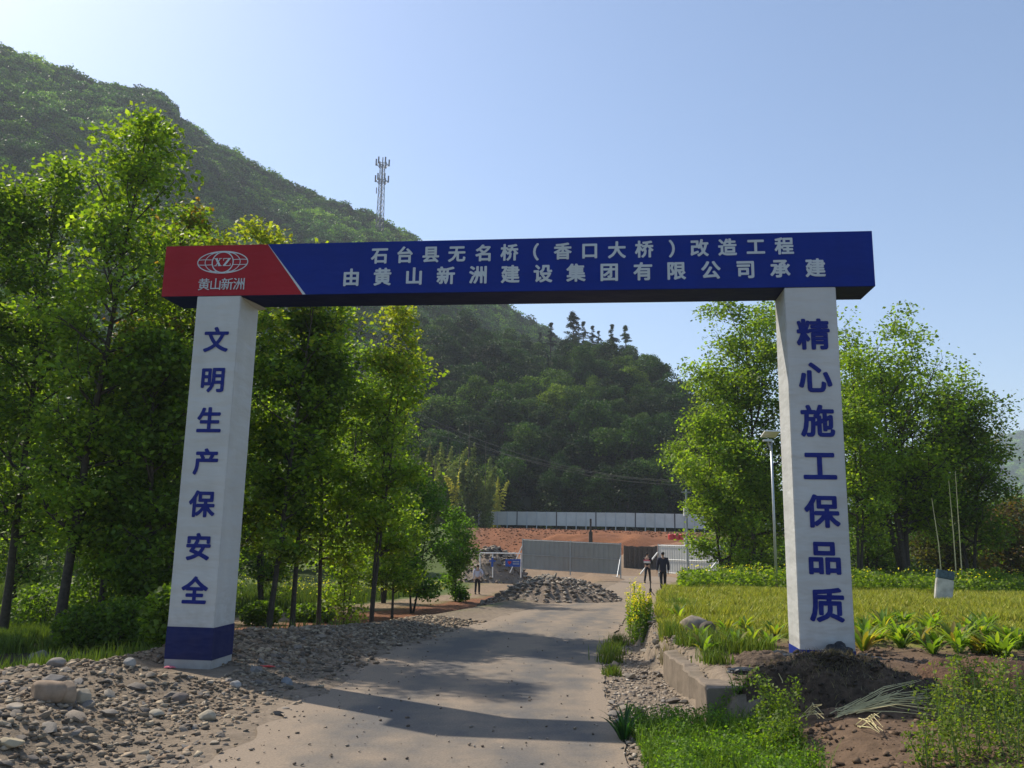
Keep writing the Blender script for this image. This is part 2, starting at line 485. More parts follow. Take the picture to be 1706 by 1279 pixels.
def grow(rng, H, Rr, cb, tr, n_limb=22, stems=1, lean=(0, 0), up=0.9, shape='oval', start_h=0.0):
    tubes = []; tips = []
    for st in range(stems):
        a0 = rng.uniform(0, 2 * PI)
        off = np.array([math.cos(a0), math.sin(a0)]) * (0 if stems == 1 else Rr * 0.32)
        hh = H * (1 if st == 0 else rng.uniform(0.75, 0.98))
        k = 9
        P = []
        j = np.cumsum(rng.normal(size=(k, 2)) * 0.012 * H * 0.5, axis=0)
        for i in range(k):
            t = i / (k - 1)
            P.append(np.array([lean[0] * t + off[0] * t ** 0.7 + j[i, 0] * t, lean[1] * t + off[1] * t ** 0.7 + j[i, 1] * t, -0.25 + (hh * 0.97 + 0.25) * t]))
        P = np.array(P)
        r = tr * (1 if stems == 1 else 0.7) * (1 - np.linspace(0, 1, k) * 0.93)
        r[0] *= 1.25
        tubes.append((P, r, 8))
        nl = max(6, n_limb // stems)
        for i in range(nl):
            t = cb + (0.97 - cb) * ((i + rng.uniform(0, 1)) / nl)
            f = t * (k - 1); a = int(min(k - 2, f)); f -= a
            s = P[a] * (1 - f) + P[a + 1] * f
            u = (t - cb) / (1 - cb)
            env = {'oval': (0.55 + 0.6 * u) if u < 0.45 else 0.82 * math.sqrt(max(0.02, 1 - ((u - 0.45) / 0.58) ** 2)) + 0.05,
                   'cone': 1.0 - 0.85 * u,
                   'vase': 0.35 + 0.8 * min(1, u * 1.3) * (1 if u < 0.75 else 1 - (u - 0.75) * 1.6)}[shape]
            L = Rr * env * rng.uniform(0.65, 1.12)
            az = i * 2.4 + rng.uniform(-0.5, 0.5)
            el = (0.35 + 0.55 * u) * up + rng.uniform(-0.15, 0.2)
            d = np.array([math.cos(az) * math.cos(el), math.sin(az) * math.cos(el), math.sin(el)])
            pts = [s]; m = 5
            for q in range(m):
                d = unit(d + rng.normal(size=3) * 0.13 + np.array([0, 0, 0.05]))
                pts.append(pts[-1] + d * L / m)
            pts = np.array(pts)
            rl = max(0.012, tr * (1 - t) * 0.5 + 0.01)
            tubes.append((pts, rl * np.linspace(1, 0.2, m + 1), 5))
            for q in range(int(4 + 3 * L)):
                f2 = rng.uniform(0.25, 1.0) * m; a2 = int(min(m - 1, f2)); f2 -= a2
                s2 = pts[a2] * (1 - f2) + pts[a2 + 1] * f2
                d2 = unit(d * 0.6 + rng.normal(size=3) * 0.75 + np.array([0, 0, 0.2]))
                L2 = L * rng.uniform(0.22, 0.48)
                e = s2 + d2 * L2
                mid = (s2 + e) / 2 + rng.normal(size=3) * L2 * 0.07
                tubes.append((np.array([s2, mid, e]), max(0.007, rl * 0.4) * np.array([1, 0.7, 0.35]), 3))
                for w_ in (0.45, 0.7, 0.9, 1.0):
                    tips.append(s2 + (e - s2) * w_ + rng.normal(size=3) * L2 * 0.1)
        tips += [P[-1] + rng.normal(size=3) * 0.12 for _ in range(6)]
    return tubes, np.array(tips)

def crown_mesh(name, rng, tips, n, size, spread, cols, w=None, top_cols=None, H=1.0, up_bias=0.5, clump=0.38):
    wt = rng.gamma(clump, 1.0, size=len(tips)); wt /= wt.sum()
    idx = rng.choice(len(tips), size=n, p=wt)
    off = rng.normal(size=(n, 3)); ln = np.linalg.norm(off, axis=1)[:, None]; off *= np.minimum(1, 1.9 / ln) * spread * np.array([1, 1, 0.6])
    cent = tips[idx] + off
    sz = size * rng.uniform(0.65, 1.25, size=n)
    V, F = leaf_quads(cent, sz, rng, up_bias)
    tc = tints(n, cols, rng, w=w)
    ct = rng.normal(size=(len(tips), 1)) * 0.12 + 1
    tc = tc * np.clip(ct[idx], 0.6, 1.4)
    if top_cols is not None:
        k = (cent[:, 2] / H) + rng.normal(size=n) * 0.08 > 0.80
        tc[k] = tints(int(k.sum()), top_cols, rng)
    return mesh_np(name, V, F, tint=np.clip(tc, 0.004, 1))

def wood_mesh(name, tubes):
    mb = MB()
    for P, r, n in tubes: mb.tube([tuple(p) for p in P], list(r), n, cap=False)
    me = bpy.data.meshes.new(name); me.from_pydata(mb.v, [], mb.f)
    me.polygons.foreach_set('use_smooth', [True] * len(me.polygons)); me.update()
    return me

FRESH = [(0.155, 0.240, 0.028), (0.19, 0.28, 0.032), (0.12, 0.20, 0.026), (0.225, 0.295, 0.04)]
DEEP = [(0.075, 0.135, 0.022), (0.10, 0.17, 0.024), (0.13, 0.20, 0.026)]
YELL = [(0.24, 0.28, 0.040), (0.27, 0.28, 0.045), (0.20, 0.26, 0.035)]
RUST = [(0.24, 0.14, 0.04), (0.18, 0.16, 0.04), (0.14, 0.18, 0.03)]

def make_tree(label, px_base, D, top_py, Rr, cb=0.3, tr=0.11, n=17000, size=0.10, cols=FRESH, top=None, limbs=26, stems=1,
              lean=0.0, shape='oval', group=None, seed=1, base_z=None, spread=0.22, up=0.9, w=None, bark='bark', name='broadleaf_tree', base_py=None, cat='tree'):
    rng = np.random.default_rng(seed)
    x = at(px_base, base_py or 1000, D).x
    z = terrain(x, D) if base_z is None else base_z
    H = at(px_base, top_py, D).z - z
    t = thing(name, label, cat, (x, D, z), 0, group)
    tubes, tips = grow(rng, H, Rr, cb, tr, limbs, stems, (lean, rng.uniform(-0.3, 0.3)), up, shape)
    link('trunk', wood_mesh('trunk', tubes), M[bark], t)
    link('crown', crown_mesh('crown', rng, tips, n, size, spread, cols, w, top, H), M['leaf'], t)
    return t

# ---------------------------------------------------------------- the ground sheet
def ground_sheet():
    ys = [-30, -15, -5, 0, 2]
    y = 3.0
    while y < 3000:
        ys.append(y); y += max(0.11, (y - 4) * 0.011 if y < 60 else (y - 4) * 0.03)
    def xs_for():
        out = []
        x = 0.0
        while x < 3000:
            out.append(x); x += 0.11 if x < 9 else max(0.11, (x - 8) * 0.06 + 0.11)
        return [-q for q in out[:0:-1]] + out
    xs = xs_for()
    ny, nx = len(ys), len(xs)
    V = np.empty((ny, nx, 3))
    T = np.empty((ny, nx, 3))
    grey = np.array((0.205, 0.160, 0.113)); dust = np.array((0.215, 0.170, 0.125)); brown = np.array((0.125, 0.082, 0.052))
    green = np.array((0.075, 0.105, 0.024)); orange = np.array((0.20, 0.082, 0.038)); dark = np.array((0.05, 0.04, 0.03)); redsoil = np.array((0.19, 0.085, 0.045))
    for i, yy in enumerate(ys):
        xl, xr = x_left(yy), x_right(yy)
        for j, xx in enumerate(xs):
            z = terrain(xx, yy)
            if xl - 0.05 < xx < xr + 0.05 and yy < 54: z -= 0.02
            V[i, j] = (xx, yy, z)
            q = nz(xx, yy, 1.3, 5) * 0.5 + nz(xx, yy, 0.45, 6) * 0.35
            if xx < xl:
                d = xl - xx
                c = dust * (1 - sm(0.0, 1.2, d + q)) + grey * sm(0.0, 1.2, d + q)
                da = lerp_tab([(0, 3.6), (9, 3.3), (14, 2.4), (22, 1.2), (34, 1.0)], yy)
                g = sm(da - 0.2, da + 1.2, d + q * 1.2)
                g2 = sm(-9.5, -8.2, xx + q) * (1 - sm(22, 26, yy))  # leaf litter brown, with the trees' shade darkened into the ground colour
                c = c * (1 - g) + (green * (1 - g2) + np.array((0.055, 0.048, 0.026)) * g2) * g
                if 16 < yy < 60:                       # turned red earth below the bank, then a sandy track
                    f = sm(16, 19, yy) * (1 - sm(50, 60, yy))
                    k = sm(1.6, 2.6, d + q) * (1 - sm(6.0, 7.2, d + q)) * f
                    c = c * (1 - k) + redsoil * k
                    k = sm(6.2, 7.2, d + q) * (1 - sm(8.6, 9.6, d + q)) * f
                    c = c * (1 - k) + np.array((0.24, 0.175, 0.115)) * k
            elif xx > xr:
                d = xx - xr
                e = 1.35 if 8.2 < yy < 15 else 0.9
                g = sm(e - 0.2, e + 0.5, d + q * 0.4)
                c = dust * (1 - g) + brown * g
                far = sm(11.5, 13.5, yy + q * 2)
                c = c * (1 - far * g) + (np.array((0.19, 0.195, 0.04)) * (1 - sm(30, 34, yy)) + np.array((0.045, 0.055, 0.02)) * sm(30, 34, yy)) * far * g
            else:
                c = dust
            if yy > 46:
                s = sm(46, 50, yy) * sm(-3, 0.5, xx) * (1 - sm(0.5, 3.0, xx - xr))
                c = c * (1 - s) + np.array((0.22, 0.155, 0.10)) * s
            if yy > 72:
                s = sm(76, 81, yy + q * 3) * (1 - sm(93, 97, yy))
                ox = (1 - sm(17, 24, xx + 3 * q)) * sm(-6, -2, xx)
                s *= sm(-7, -3, xx)
                c = c * (1 - s) + (orange * ox + np.array((0.20, 0.13, 0.09)) * (1 - ox)) * s
                s = sm(93, 97, yy)
                c = c * (1 - s) + dark * s
            if math.hypot(xx, yy) > 125:
                c = green
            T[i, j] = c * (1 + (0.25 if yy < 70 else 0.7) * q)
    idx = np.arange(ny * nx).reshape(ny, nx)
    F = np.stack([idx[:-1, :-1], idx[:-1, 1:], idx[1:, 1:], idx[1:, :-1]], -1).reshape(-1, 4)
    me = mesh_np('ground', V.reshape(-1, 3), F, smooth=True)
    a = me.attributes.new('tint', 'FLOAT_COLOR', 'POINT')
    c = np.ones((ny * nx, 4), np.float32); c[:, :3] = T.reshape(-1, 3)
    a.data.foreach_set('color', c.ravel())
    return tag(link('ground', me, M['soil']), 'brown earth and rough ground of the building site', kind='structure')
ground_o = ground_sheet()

def road_sheet():
    V = []; D = []
    ys = []; y = 0.5
    while y < 55.5: ys.append(y); y += max(0.07, y * 0.010)
    nx = 60
    for yy in ys:
        xl, xr = x_left(yy), x_right(yy)
        ql = 0.13 * nz(0, yy, 0.5, 7) + 0.2 * nz(0, yy, 1.7, 8)
        qr = 0.08 * nz(3, yy, 0.4, 9)
        for j in range(nx):
            t = j / (nx - 1)
            xx = (xl + ql) * (1 - t) + (xr + qr) * t
            V.append((xx, yy, road_z(yy) + 0.004 + 0.012 * nz(xx, yy, 2.5)))
            dd = 0.22 * (1 - sm(0, 0.9, xx - xl)) + 0.14 * (1 - sm(0, 0.35, xr - xx)) - 0.02
            dd += 0.30 * sm(24, 38, yy)
            tt_ = (xx - xl) / (xr - xl)                  # paler dust between darker wheel tracks
            dd += -0.09 * (math.exp(-((tt_ - 0.30 - 0.02 * nz(0, yy, 2)) / 0.07) ** 2) + math.exp(-((tt_ - 0.72 + 0.02 * nz(0, yy, 2)) / 0.07) ** 2)) + 0.05 * math.exp(-((tt_ - 0.52) / 0.08) ** 2)
            dd += 0.12 * nz(xx, yy, 0.35, 11) + 0.06 * nz(xx, yy, 0.12, 13)
            D.append(dd)
    ny = len(ys)
    idx = np.arange(ny * nx).reshape(ny, nx)
    F = np.stack([idx[:-1, :-1], idx[:-1, 1:], idx[1:, 1:], idx[1:, :-1]], -1).reshape(-1, 4)
    me = mesh_np('road', V, F, smooth=True)
    a = me.attributes.new('dust', 'FLOAT', 'POINT'); a.data.foreach_set('value', np.array(D, np.float32))
    return tag(link('road', me, M['road']), 'dusty grey asphalt road running under the gate', kind='structure')
road_o = road_sheet()

# ---------------------------------------------------------------- hills
AZ = lambda px, py: (math.degrees(math.atan2(ray(px, py).x, ray(px, py).y)), math.degrees(math.atan2(ray(px, py).z, math.hypot(ray(px, py).x, ray(px, py).y))))
def hill(name, label, sil, dist, foot, foot_z, tree_h, az0, az1, mat, rough=0.05, back=1.3, na=150, nr=70, col=(0.03, 0.045, 0.018), scale=40, ease=1.0):
    prof = sorted(AZ(*p) for p in sil)
    rng = np.random.default_rng(3)
    def height(az, r):
        D = lerp_tab(dist, az) if isinstance(dist, list) else dist
        Fd = lerp_tab(foot, az) if isinstance(foot, list) else foot
        top = CAMZ + math.tan(R(lerp_tab(prof, az))) * D - tree_h
        t = (r - Fd) / (D - Fd)
        x, y = r * math.sin(R(az)), r * math.cos(R(az))
        if t <= 1:
            tt = max(0, t)
            z = foot_z + (top - foot_z) * (tt ** ease)
            n = (nz(x, y, scale, 2) + 0.5 * nz(x, y, scale * 0.4, 3) + 1.1 * abs(nz(x + y * 0.6, y * 0.25, scale * 1.1, 5))) * rough * (top - foot_z)
            z += n * math.sin(PI * min(1, tt)) ** 0.8
        else:
            z = top - (top - foot_z) * (t - 1) * 1.1
        if t < 0: z = foot_z - 1.5
        return x, y, z
    V = []
    azs = np.linspace(az0, az1, na); ts = np.linspace(-0.03, back, nr)
    for a in azs:
        D = lerp_tab(dist, a) if isinstance(dist, list) else dist
        Fd = lerp_tab(foot, a) if isinstance(foot, list) else foot
        for t in ts: V.append(height(a, Fd + (D - Fd) * t))
    idx = np.arange(na * nr).reshape(na, nr)
    F = np.stack([idx[:-1, :-1], idx[1:, :-1], idx[1:, 1:], idx[:-1, 1:]], -1).reshape(-1, 4)
    me = mesh_np(name, V, F, smooth=True)
    o = tag(link(name, me, mat), label, kind='structure')
    return o, height

M['hill_soil'] = plain('hill_soil', (0.035, 0.042, 0.018), 0.95, 0.3, 0.2)
SIL_A = [(-900, -260), (-400, -90), (-200, -10), (0, 70), (60, 92), (100, 110), (170, 135), (225, 145), (265, 153), (300, 190), (340, 222), (390, 245), (430, 270), (480, 300),
         (530, 322), (570, 335), (610, 350), (650, 368), (700, 402), (780, 462), (860, 515), (900, 540), (960, 585), (1050, 650), (1200, 760), (1400, 850)]
hillA, hA = hill('mountain', 'tall wooded mountain rising on the left behind the gate', SIL_A, [(-60, 330), (-20, 320), (0, 330), (25, 420)],
                 [(-60, 150), (-25, 125), (-8, 150), (0, 180), (25, 230)], 1.5, 4.0, -62, 24, M['hill_soil'], rough=0.085, na=170, nr=90, scale=60)
SIL_B = [(250, 760), (400, 660), (560, 585), (660, 540), (760, 540), (850, 560), (900, 580), (960, 572), (1040, 582), (1090, 600), (1130, 625), (1180, 680), (1240, 750), (1320, 820), (1450, 868)]
hillB, hB = hill('wooded_hill', 'steep dark wooded hill behind the white site fence', SIL_B, [(-30, 200), (0, 185), (12, 170), (25, 190)],
                 [(-30, 110), (0, 107), (12, 107), (25, 125)], 1.6, 4.5, -26, 24, M['hill_soil'], rough=0.06, na=110, nr=60, scale=24, ease=0.85)
SIL_C = [(1250, 840), (1450, 800), (1560, 770), (1640, 742), (1706, 730), (1800, 700), (2000, 690), (2300, 730), (2600, 800)]
hillC, hC = hill('far_mountain', 'far blue hazy mountain at the right edge', SIL_C, 1500, 900, 2, 0, 14, 62, M['hill_soil'], rough=0.10, na=90, nr=40, scale=200)
SIL_D = [(1300, 890), (1450, 868), (1560, 850), (1640, 835), (1706, 822), (1850, 800), (2100, 805), (2500, 850)]
hillD, hD = hill('low_green_hill', 'low green hill beyond the field at the right edge', SIL_D, 420, 250, -2, 5, 14, 58, M['hill_soil'], rough=0.12, na=80, nr=40, scale=50)

# crown shapes shared by the woods
def far_crown(seed, n=1500, kind='broad', size=0.075, tone_=1.0):
    rng = np.random.default_rng(seed)
    if kind == 'broad':
        k = rng.integers(11, 20)
        cen = rng.normal(size=(k, 3)); cen /= np.linalg.norm(cen, axis=1)[:, None]
        cen *= rng.uniform(0.35, 0.62, size=(k, 1)); cen[:, 2] = cen[:, 2] * rng.uniform(0.6, 1.25)
        rad = rng.uniform(0.16, 0.46, size=k)
        i = rng.integers(0, k, size=n)
        d = rng.normal(size=(n, 3)); d[:, 2] += 0.25; d /= np.linalg.norm(d, axis=1)[:, None]
        P = cen[i] + d * rad[i][:, None] * np.clip(rng.normal(1.0, 0.17, size=(n, 1)), 0.55, 1.55) * np.array([1, 1, 0.85])
        tone = 1 + 0.22 * rng.normal(size=k)[i][:, None]
        cols = [(0.085, 0.165, 0.036), (0.115, 0.20, 0.040), (0.060, 0.125, 0.036)]
        s = size * rng.uniform(1.0, 2.6, size=n)
        V, F = leaf_quads(P, s, rng, 0.4, 0.8)
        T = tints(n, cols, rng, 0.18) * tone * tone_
    elif kind == 'conifer':
        nb_ = 46
        bl = rng.uniform(0, 1, size=nb_) ** 1.15; ba = rng.uniform(0, 2 * PI, size=nb_)
        br = (0.66 * (1 - bl) ** 0.85 + 0.05) * rng.uniform(0.55, 1.15, size=nb_)
        i = rng.integers(0, nb_, size=n); u = rng.uniform(0, 1, size=n) ** 0.7
        P = np.stack([br[i] * u * np.cos(ba[i]), br[i] * u * np.sin(ba[i]), bl[i] * 2.15 - 1.0 + u * 0.10 - u * u * 0.16], 1) + rng.normal(size=(n, 3)) * np.array([0.05, 0.05, 0.035])
        V, F = leaf_quads(P, size * rng.uniform(0.9, 1.8, size=n), rng, 0.6, 0.55)
        T = tints(n, [(0.030, 0.056, 0.024), (0.040, 0.066, 0.026)], rng, 0.18)
    else:                                              # bamboo plume: tall arching
        m = 9                                          # culms fanning out of one root and arching over
        az = rng.uniform(0, 2 * PI, size=m); ln = rng.uniform(0.08, 0.50, size=m); hh = rng.uniform(0.72, 1.0, size=m)
        i = rng.integers(0, m, size=n); t = rng.uniform(0.18, 1, size=n) ** 0.85
        tier = np.floor(t * 22 + rng.normal(size=n) * 0.2) / 22
        rr = 0.15 * np.sin(PI * np.clip(t * 0.85 + 0.14, 0, 1)) * np.sqrt(rng.uniform(0, 1, size=n))
        a = rng.uniform(0, 2 * PI, size=n)
        bx = ln[i] * (0.35 * t + 0.65 * t ** 3)
        P = np.stack([bx * np.cos(az[i]) + rr * np.cos(a), bx * np.sin(az[i]) + rr * np.sin(a), (tier * hh[i] - 0.16 * t ** 6) * 2.2 - 1.0 - rr * 0.55], 1)
        V, F = leaf_quads(P, size * rng.uniform(0.8, 1.7, size=n), rng, 0.7, 0.35)
        T = tints(n, [(0.28, 0.28, 0.09), (0.22, 0.24, 0.075), (0.33, 0.30, 0.12)], rng, 0.2)
    return mesh_np('far_crown', V, F, tint=np.clip(T, 0.004, 1))

CR = [far_crown(20 + i, 1700) for i in range(5)]
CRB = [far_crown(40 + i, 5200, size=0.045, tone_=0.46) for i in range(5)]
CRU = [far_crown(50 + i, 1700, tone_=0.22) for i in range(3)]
for me in CR + CRB + CRU: me.materials.append(M['leaf_far'])
CON = [far_crown(60 + i, 4200, 'conifer', 0.06) for i in range(4)]
BAM = [far_crown(70 + i, 4600, 'bamboo', 0.055) for i in range(4)]
for me in CON + BAM: me.materials.append(M['leaf_far'])

def gn_forest(name, label, pts, scales, meshes, parent=None):
    """one stuff object: crowns instanced on a cloud of points"""
    me = bpy.data.meshes.new(name)
    me.vertices.add(len(pts)); me.vertices.foreach_set('co', np.asarray(pts, np.float32).ravel())
    a = me.attributes.new('sc', 'FLOAT_VECTOR', 'POINT'); a.data.foreach_set('vector', np.asarray(scales, np.float32).ravel())
    rz = np.zeros((len(pts), 3), np.float32); rz[:, 2] = RNG.uniform(0, 6.28, len(pts)); rz[:, :2] = RNG.normal(size=(len(pts), 2)) * 0.12
    a = me.attributes.new('ro', 'FLOAT_VECTOR', 'POINT'); a.data.foreach_set('vector', rz.ravel())
    o = link(name, me, None, parent)
    col = bpy.data.collections.new(name + '_source')
    for m in meshes:
        s = bpy.data.objects.new('crown_source', m); col.objects.link(s)
    g = bpy.data.node_groups.new(name + '_nodes', 'GeometryNodeTree')
    g.interface.new_socket('Geometry', in_out='INPUT', socket_type='NodeSocketGeometry')
    g.interface.new_socket('Geometry', in_out='OUTPUT', socket_type='NodeSocketGeometry')
    N = g.nodes; gi = N.new('NodeGroupInput'); go = N.new('NodeGroupOutput')
    ci = N.new('GeometryNodeCollectionInfo'); ci.inputs['Collection'].default_value = col
    ci.inputs['Separate Children'].default_value = True; ci.inputs['Reset Children'].default_value = True
    ip = N.new('GeometryNodeInstanceOnPoints'); ip.inputs['Pick Instance'].default_value = True
    na = N.new('GeometryNodeInputNamedAttribute'); na.data_type = 'FLOAT_VECTOR'; na.inputs['Name'].default_value = 'sc'
    nr = N.new('GeometryNodeInputNamedAttribute'); nr.data_type = 'FLOAT_VECTOR'; nr.inputs['Name'].default_value = 'ro'
    rv = N.new('FunctionNodeRandomValue'); rv.data_type = 'INT'
    rv.inputs[4].default_value = 0; rv.inputs[5].default_value = len(meshes) - 1
    L = g.links
    L.new(gi.outputs[0], ip.inputs['Points']); L.new(ci.outputs[0], ip.inputs['Instance'])
    L.new(rv.outputs[2], ip.inputs['Instance Index'])
    L.new(na.outputs[0], ip.inputs['Scale']); L.new(nr.outputs[0], ip.inputs['Rotation'])
    L.new(ip.outputs[0], go.inputs[0])
    md = o.modifiers.new('scatter', 'NODES'); md.node_group = g
    return tag(o, label, kind='stuff')

def scatter_hill(hfun, n, az0, az1, dist, foot, r0, r1, t0=0.0, t1=1.03, sink=0.2):
    pts = []; sc = []
    for _ in range(n):
        a = RNG.uniform(az0, az1)
        D = lerp_tab(dist, a) if isinstance(dist, list) else dist
        Fd = lerp_tab(foot, a) if isinstance(foot, list) else foot
        r = math.sqrt(RNG.uniform((Fd + (D - Fd) * t0) ** 2, (Fd + (D - Fd) * t1) ** 2))
        x, y, z = hfun(a, r)
        s = r0 + (r1 - r0) * RNG.uniform() ** 1.6
        pts.append((x, y, z + s * sink)); sc.append((s, s, s * RNG.uniform(0.75, 1.1)))
    return pts, sc
p, s = scatter_hill(hA, 19500, -56, 12, [(-60, 330), (-20, 320), (0, 330), (25, 420)], [(-60, 150), (-25, 125), (-8, 150), (0, 180), (25, 230)], 1.0, 5.2)
gn_forest('mountain_forest', 'dense green woodland covering the tall mountain on the left', p, s, CR)
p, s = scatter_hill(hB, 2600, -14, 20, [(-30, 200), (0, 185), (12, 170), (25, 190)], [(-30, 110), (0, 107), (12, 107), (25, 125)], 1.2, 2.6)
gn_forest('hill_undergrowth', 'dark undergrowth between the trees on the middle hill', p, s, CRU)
p, s = scatter_hill(hC, 5000, 22, 40, 1500, 900, 9, 16, 0.05)
gn_forest('far_mountain_forest', 'hazy blue green forest on the far mountain at the right edge', p, s, CR)
p, s = scatter_hill(hD, 1800, 17, 42, 420, 250, 3, 6.5)
gn_forest('low_hill_forest', 'mid green woodland on the low hill at the right edge', p, s, CR)

# trees of the middle hill, each a thing of its own
trunk_me = wood_mesh('trunk', [(np.array([(0, 0, -4.5), (0.1, 0.05, -2), (0.05, 0, 0.3)]) * 1.0, np.array([0.14, 0.1, 0.05]), 6)])
trunk_me.materials.append(M['bark'])
def hill_tree(name, x, y, z, s, me, label, group, zs=1.0):
    t = thing(name, label, 'tree', (x, y, z), RNG.uniform(0, 6.28), group)
    c = link('crown', me, None, t); c.scale = (s, s, s * zs); c.location = (0, 0, s * 0.95)
    k = link('trunk', trunk_me, None, t); k.scale = (s * 0.5,) * 3; k.location = (0, 0, s * 0.8)
    return t
DB = [(-30, 200), (0, 185), (12, 170), (25, 190)]; FB = [(-30, 110), (0, 107), (12, 107), (25, 125)]
placed = []
tries = 0
while len(placed) < 210 and tries < 9000:
    tries += 1
    a = RNG.uniform(-9, 15.5)
    D = lerp_tab(DB, a); Fd = lerp_tab(FB, a)
    r = math.sqrt(RNG.uniform((Fd + 3) ** 2, (D * 1.01) ** 2))
    s = RNG.uniform(2.2, 4.3)
    x, y, z = hB(a, r)
    if any((x - q[0]) ** 2 + (y - q[1]) ** 2 < ((s + q[2]) * 0.52) ** 2 for q in placed): continue
    placed.append((x, y, s))
    fr = (r - Fd) / (D - Fd)
    lab = ('dark broadleaf tree low on the wooded hill behind the white site fence' if fr < 0.3 else
           'rounded green tree halfway up the wooded hill behind the gate' if fr < 0.7 else
           'round crowned tree near the top of the wooded hill behind the gate')
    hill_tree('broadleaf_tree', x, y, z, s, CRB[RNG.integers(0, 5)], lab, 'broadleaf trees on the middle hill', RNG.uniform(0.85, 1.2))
for px, py, h, lab in [(955, 520, 11, 'tallest pointed conifer on the ridge of the wooded hill'), (972, 538, 6.5, 'conifer just right of the tallest one on the hill ridge'),
                       (987, 545, 5.5, 'small dark conifer on the hill ridge beside two taller ones'), (918, 540, 6.5, 'conifer alone on the ridge left of the tallest one'),
                       (1020, 543, 7.0, 'left one of the pair of conifers at the right end of the ridge'), (1042, 545, 7.0, 'right one of the pair of conifers at the right end of the ridge'),
                       (900, 556, 6.0, 'low conifer leftmost on the ridge where the sky opens'), (997, 553, 4.5, 'smallest conifer peeking over the ridge between taller ones')]:
    az = AZ(px, py)[0]; D = lerp_tab(DB, az) * 1.0
    top = at(px, py, D * math.cos(R(az)))
    s = h * 0.85 / 2.3
    hill_tree('conifer_tree', top.x, top.y, top.z - s * 2.2, s * 1.2, CON[RNG.integers(0, 4)], lab, 'conifers on the hill ridge', 0.83)
for i, (px, py, h) in enumerate([(782, 690, 19), (812, 725, 16), (745, 700, 17), (715, 705, 16), (690, 715, 15), (770, 735, 14), (730, 745, 13), (830, 770, 11), (700, 760, 12), (665, 735, 14)]):
    Y = 98 + (i % 4) * 2.2
    top = at(px, py, Y); s = h / 2.3
    lab = ['tallest bamboo plume left of the wooded hill foot', 'feathery bamboo plume right of the tallest bamboo'][i] if i < 2 else ('rightmost short bamboo plume by the hill foot' if i == 7 else 'yellowish bamboo plume in the grove behind the left trees')
    t = thing('bamboo', lab, 'bamboo', (top.x, top.y, top.z - h * 0.96), RNG.uniform(0, 6.28), 'bamboo grove at the hill foot')
    c = link('foliage', BAM[i % 4], None, t); c.scale = (s * 0.8, s * 0.8, s); c.location = (0, 0, s * 1.0)
    MB().tube([(0, 0, -1.5), (0.05, 0, h * 0.4), (0.3, 0, h * 0.9)], [0.07, 0.05, 0.02], 5).build('stem', M['bark_pale'], t)

# ---------------------------------------------------------------- haze
hz = MB().box((-1000, -60, -12), (1700, 2100, 235)).build('haze', None)
def haze_mat(dens):
    m = bpy.data.materials.new('haze_air'); m.use_nodes = True
    n = m.node_tree.nodes; n.remove(n['Principled BSDF'])
    v = n.new('ShaderNodeVolumePrincipled')
    v.inputs['Color'].default_value = (0.80, 0.88, 1.0, 1)
    v.inputs['Density'].default_value = dens
    v.inputs['Anisotropy'].default_value = 0.2
    m.node_tree.links.new(v.outputs[0], n['Material Output'].inputs['Volume'])
    return m
hz.data.materials.append(haze_mat(0.00038))
tag(hz, 'thin pale haze in the air over the valley', kind='stuff')

# ---------------------------------------------------------------- the gate
GX, GY, GTH = -5.0653, 11.3883, -0.1143
GL, GH, GBH, GBD = 9.8438, 4.8748, 0.7624, 0.62
CL, CRX, CW, CD = 0.5442, 8.6907, 0.6519, 0.6644
gate = thing('construction_gate', 'tall white and blue gate with Chinese lettering spanning the site road', 'gate', (GX, GY, 0), GTH)
gm_inv = (Matrix.Translation((GX, GY, 0)) @ Matrix.Rotation(GTH, 4, 'Z')).inverted()
def on_gate(px, py):
    """the spot on the gate's front plane seen at a pixel, in gate coordinates (a along, z up)"""
    o = gm_inv @ Vector((0, 0, CAMZ)); d = gm_inv.to_3x3() @ ray(px, py)
    t = -o.y / d.y
    p = o + d * t
    return p.x, p.z
beam = MB().box((0, 0, GH), (GL, GBD, GH + GBH)).build('beam', M['navy'], gate, bevel=0.006)
# the blue printed face and the red corner with its white stripe
a1, z1 = on_gate(447, 405); a2, z2 = on_gate(509, 492)
zt, zb = GH + GBH - 0.004, GH + 0.004
def edge_a(z, off=0.0): return a1 + (a2 - a1) * (zt - z) / (zt - zb) + off
Y1, Y2 = -0.004, -0.010
wr = 0.0
def slab(name, poly, y, th, mat, parent):
    mb = MB(); n = len(poly)
    mb.v = [(p[0], y, p[1]) for p in poly] + [(p[0], y + th, p[1]) for p in poly]
    mb.f = [tuple(range(n)), tuple(range(2 * n - 1, n - 1, -1))] + [(i, i + n, (i + 1) % n + n, (i + 1) % n) for i in range(n)]
    return mb.build(name, mat, parent)
slab('red_panel', [(0.003, zb), (edge_a(zb, -0.045), zb), (edge_a(zt, -0.006), zt), (0.003, zt)], Y1, 0.003, M['red'], beam)
slab('white_stripe', [(edge_a(zb, -0.043), zb), (edge_a(zb, 0.0), zb), (edge_a(zt, 0.0), zt), (edge_a(zt, -0.004), zt)], Y1, 0.003, M['print_white'], beam)
slab('blue_panel', [(edge_a(zb, 0.002), zb), (GL - 0.003, zb), (GL - 0.003, zt), (edge_a(zt, 0.002), zt)], Y1, 0.003, M['blue'], beam)

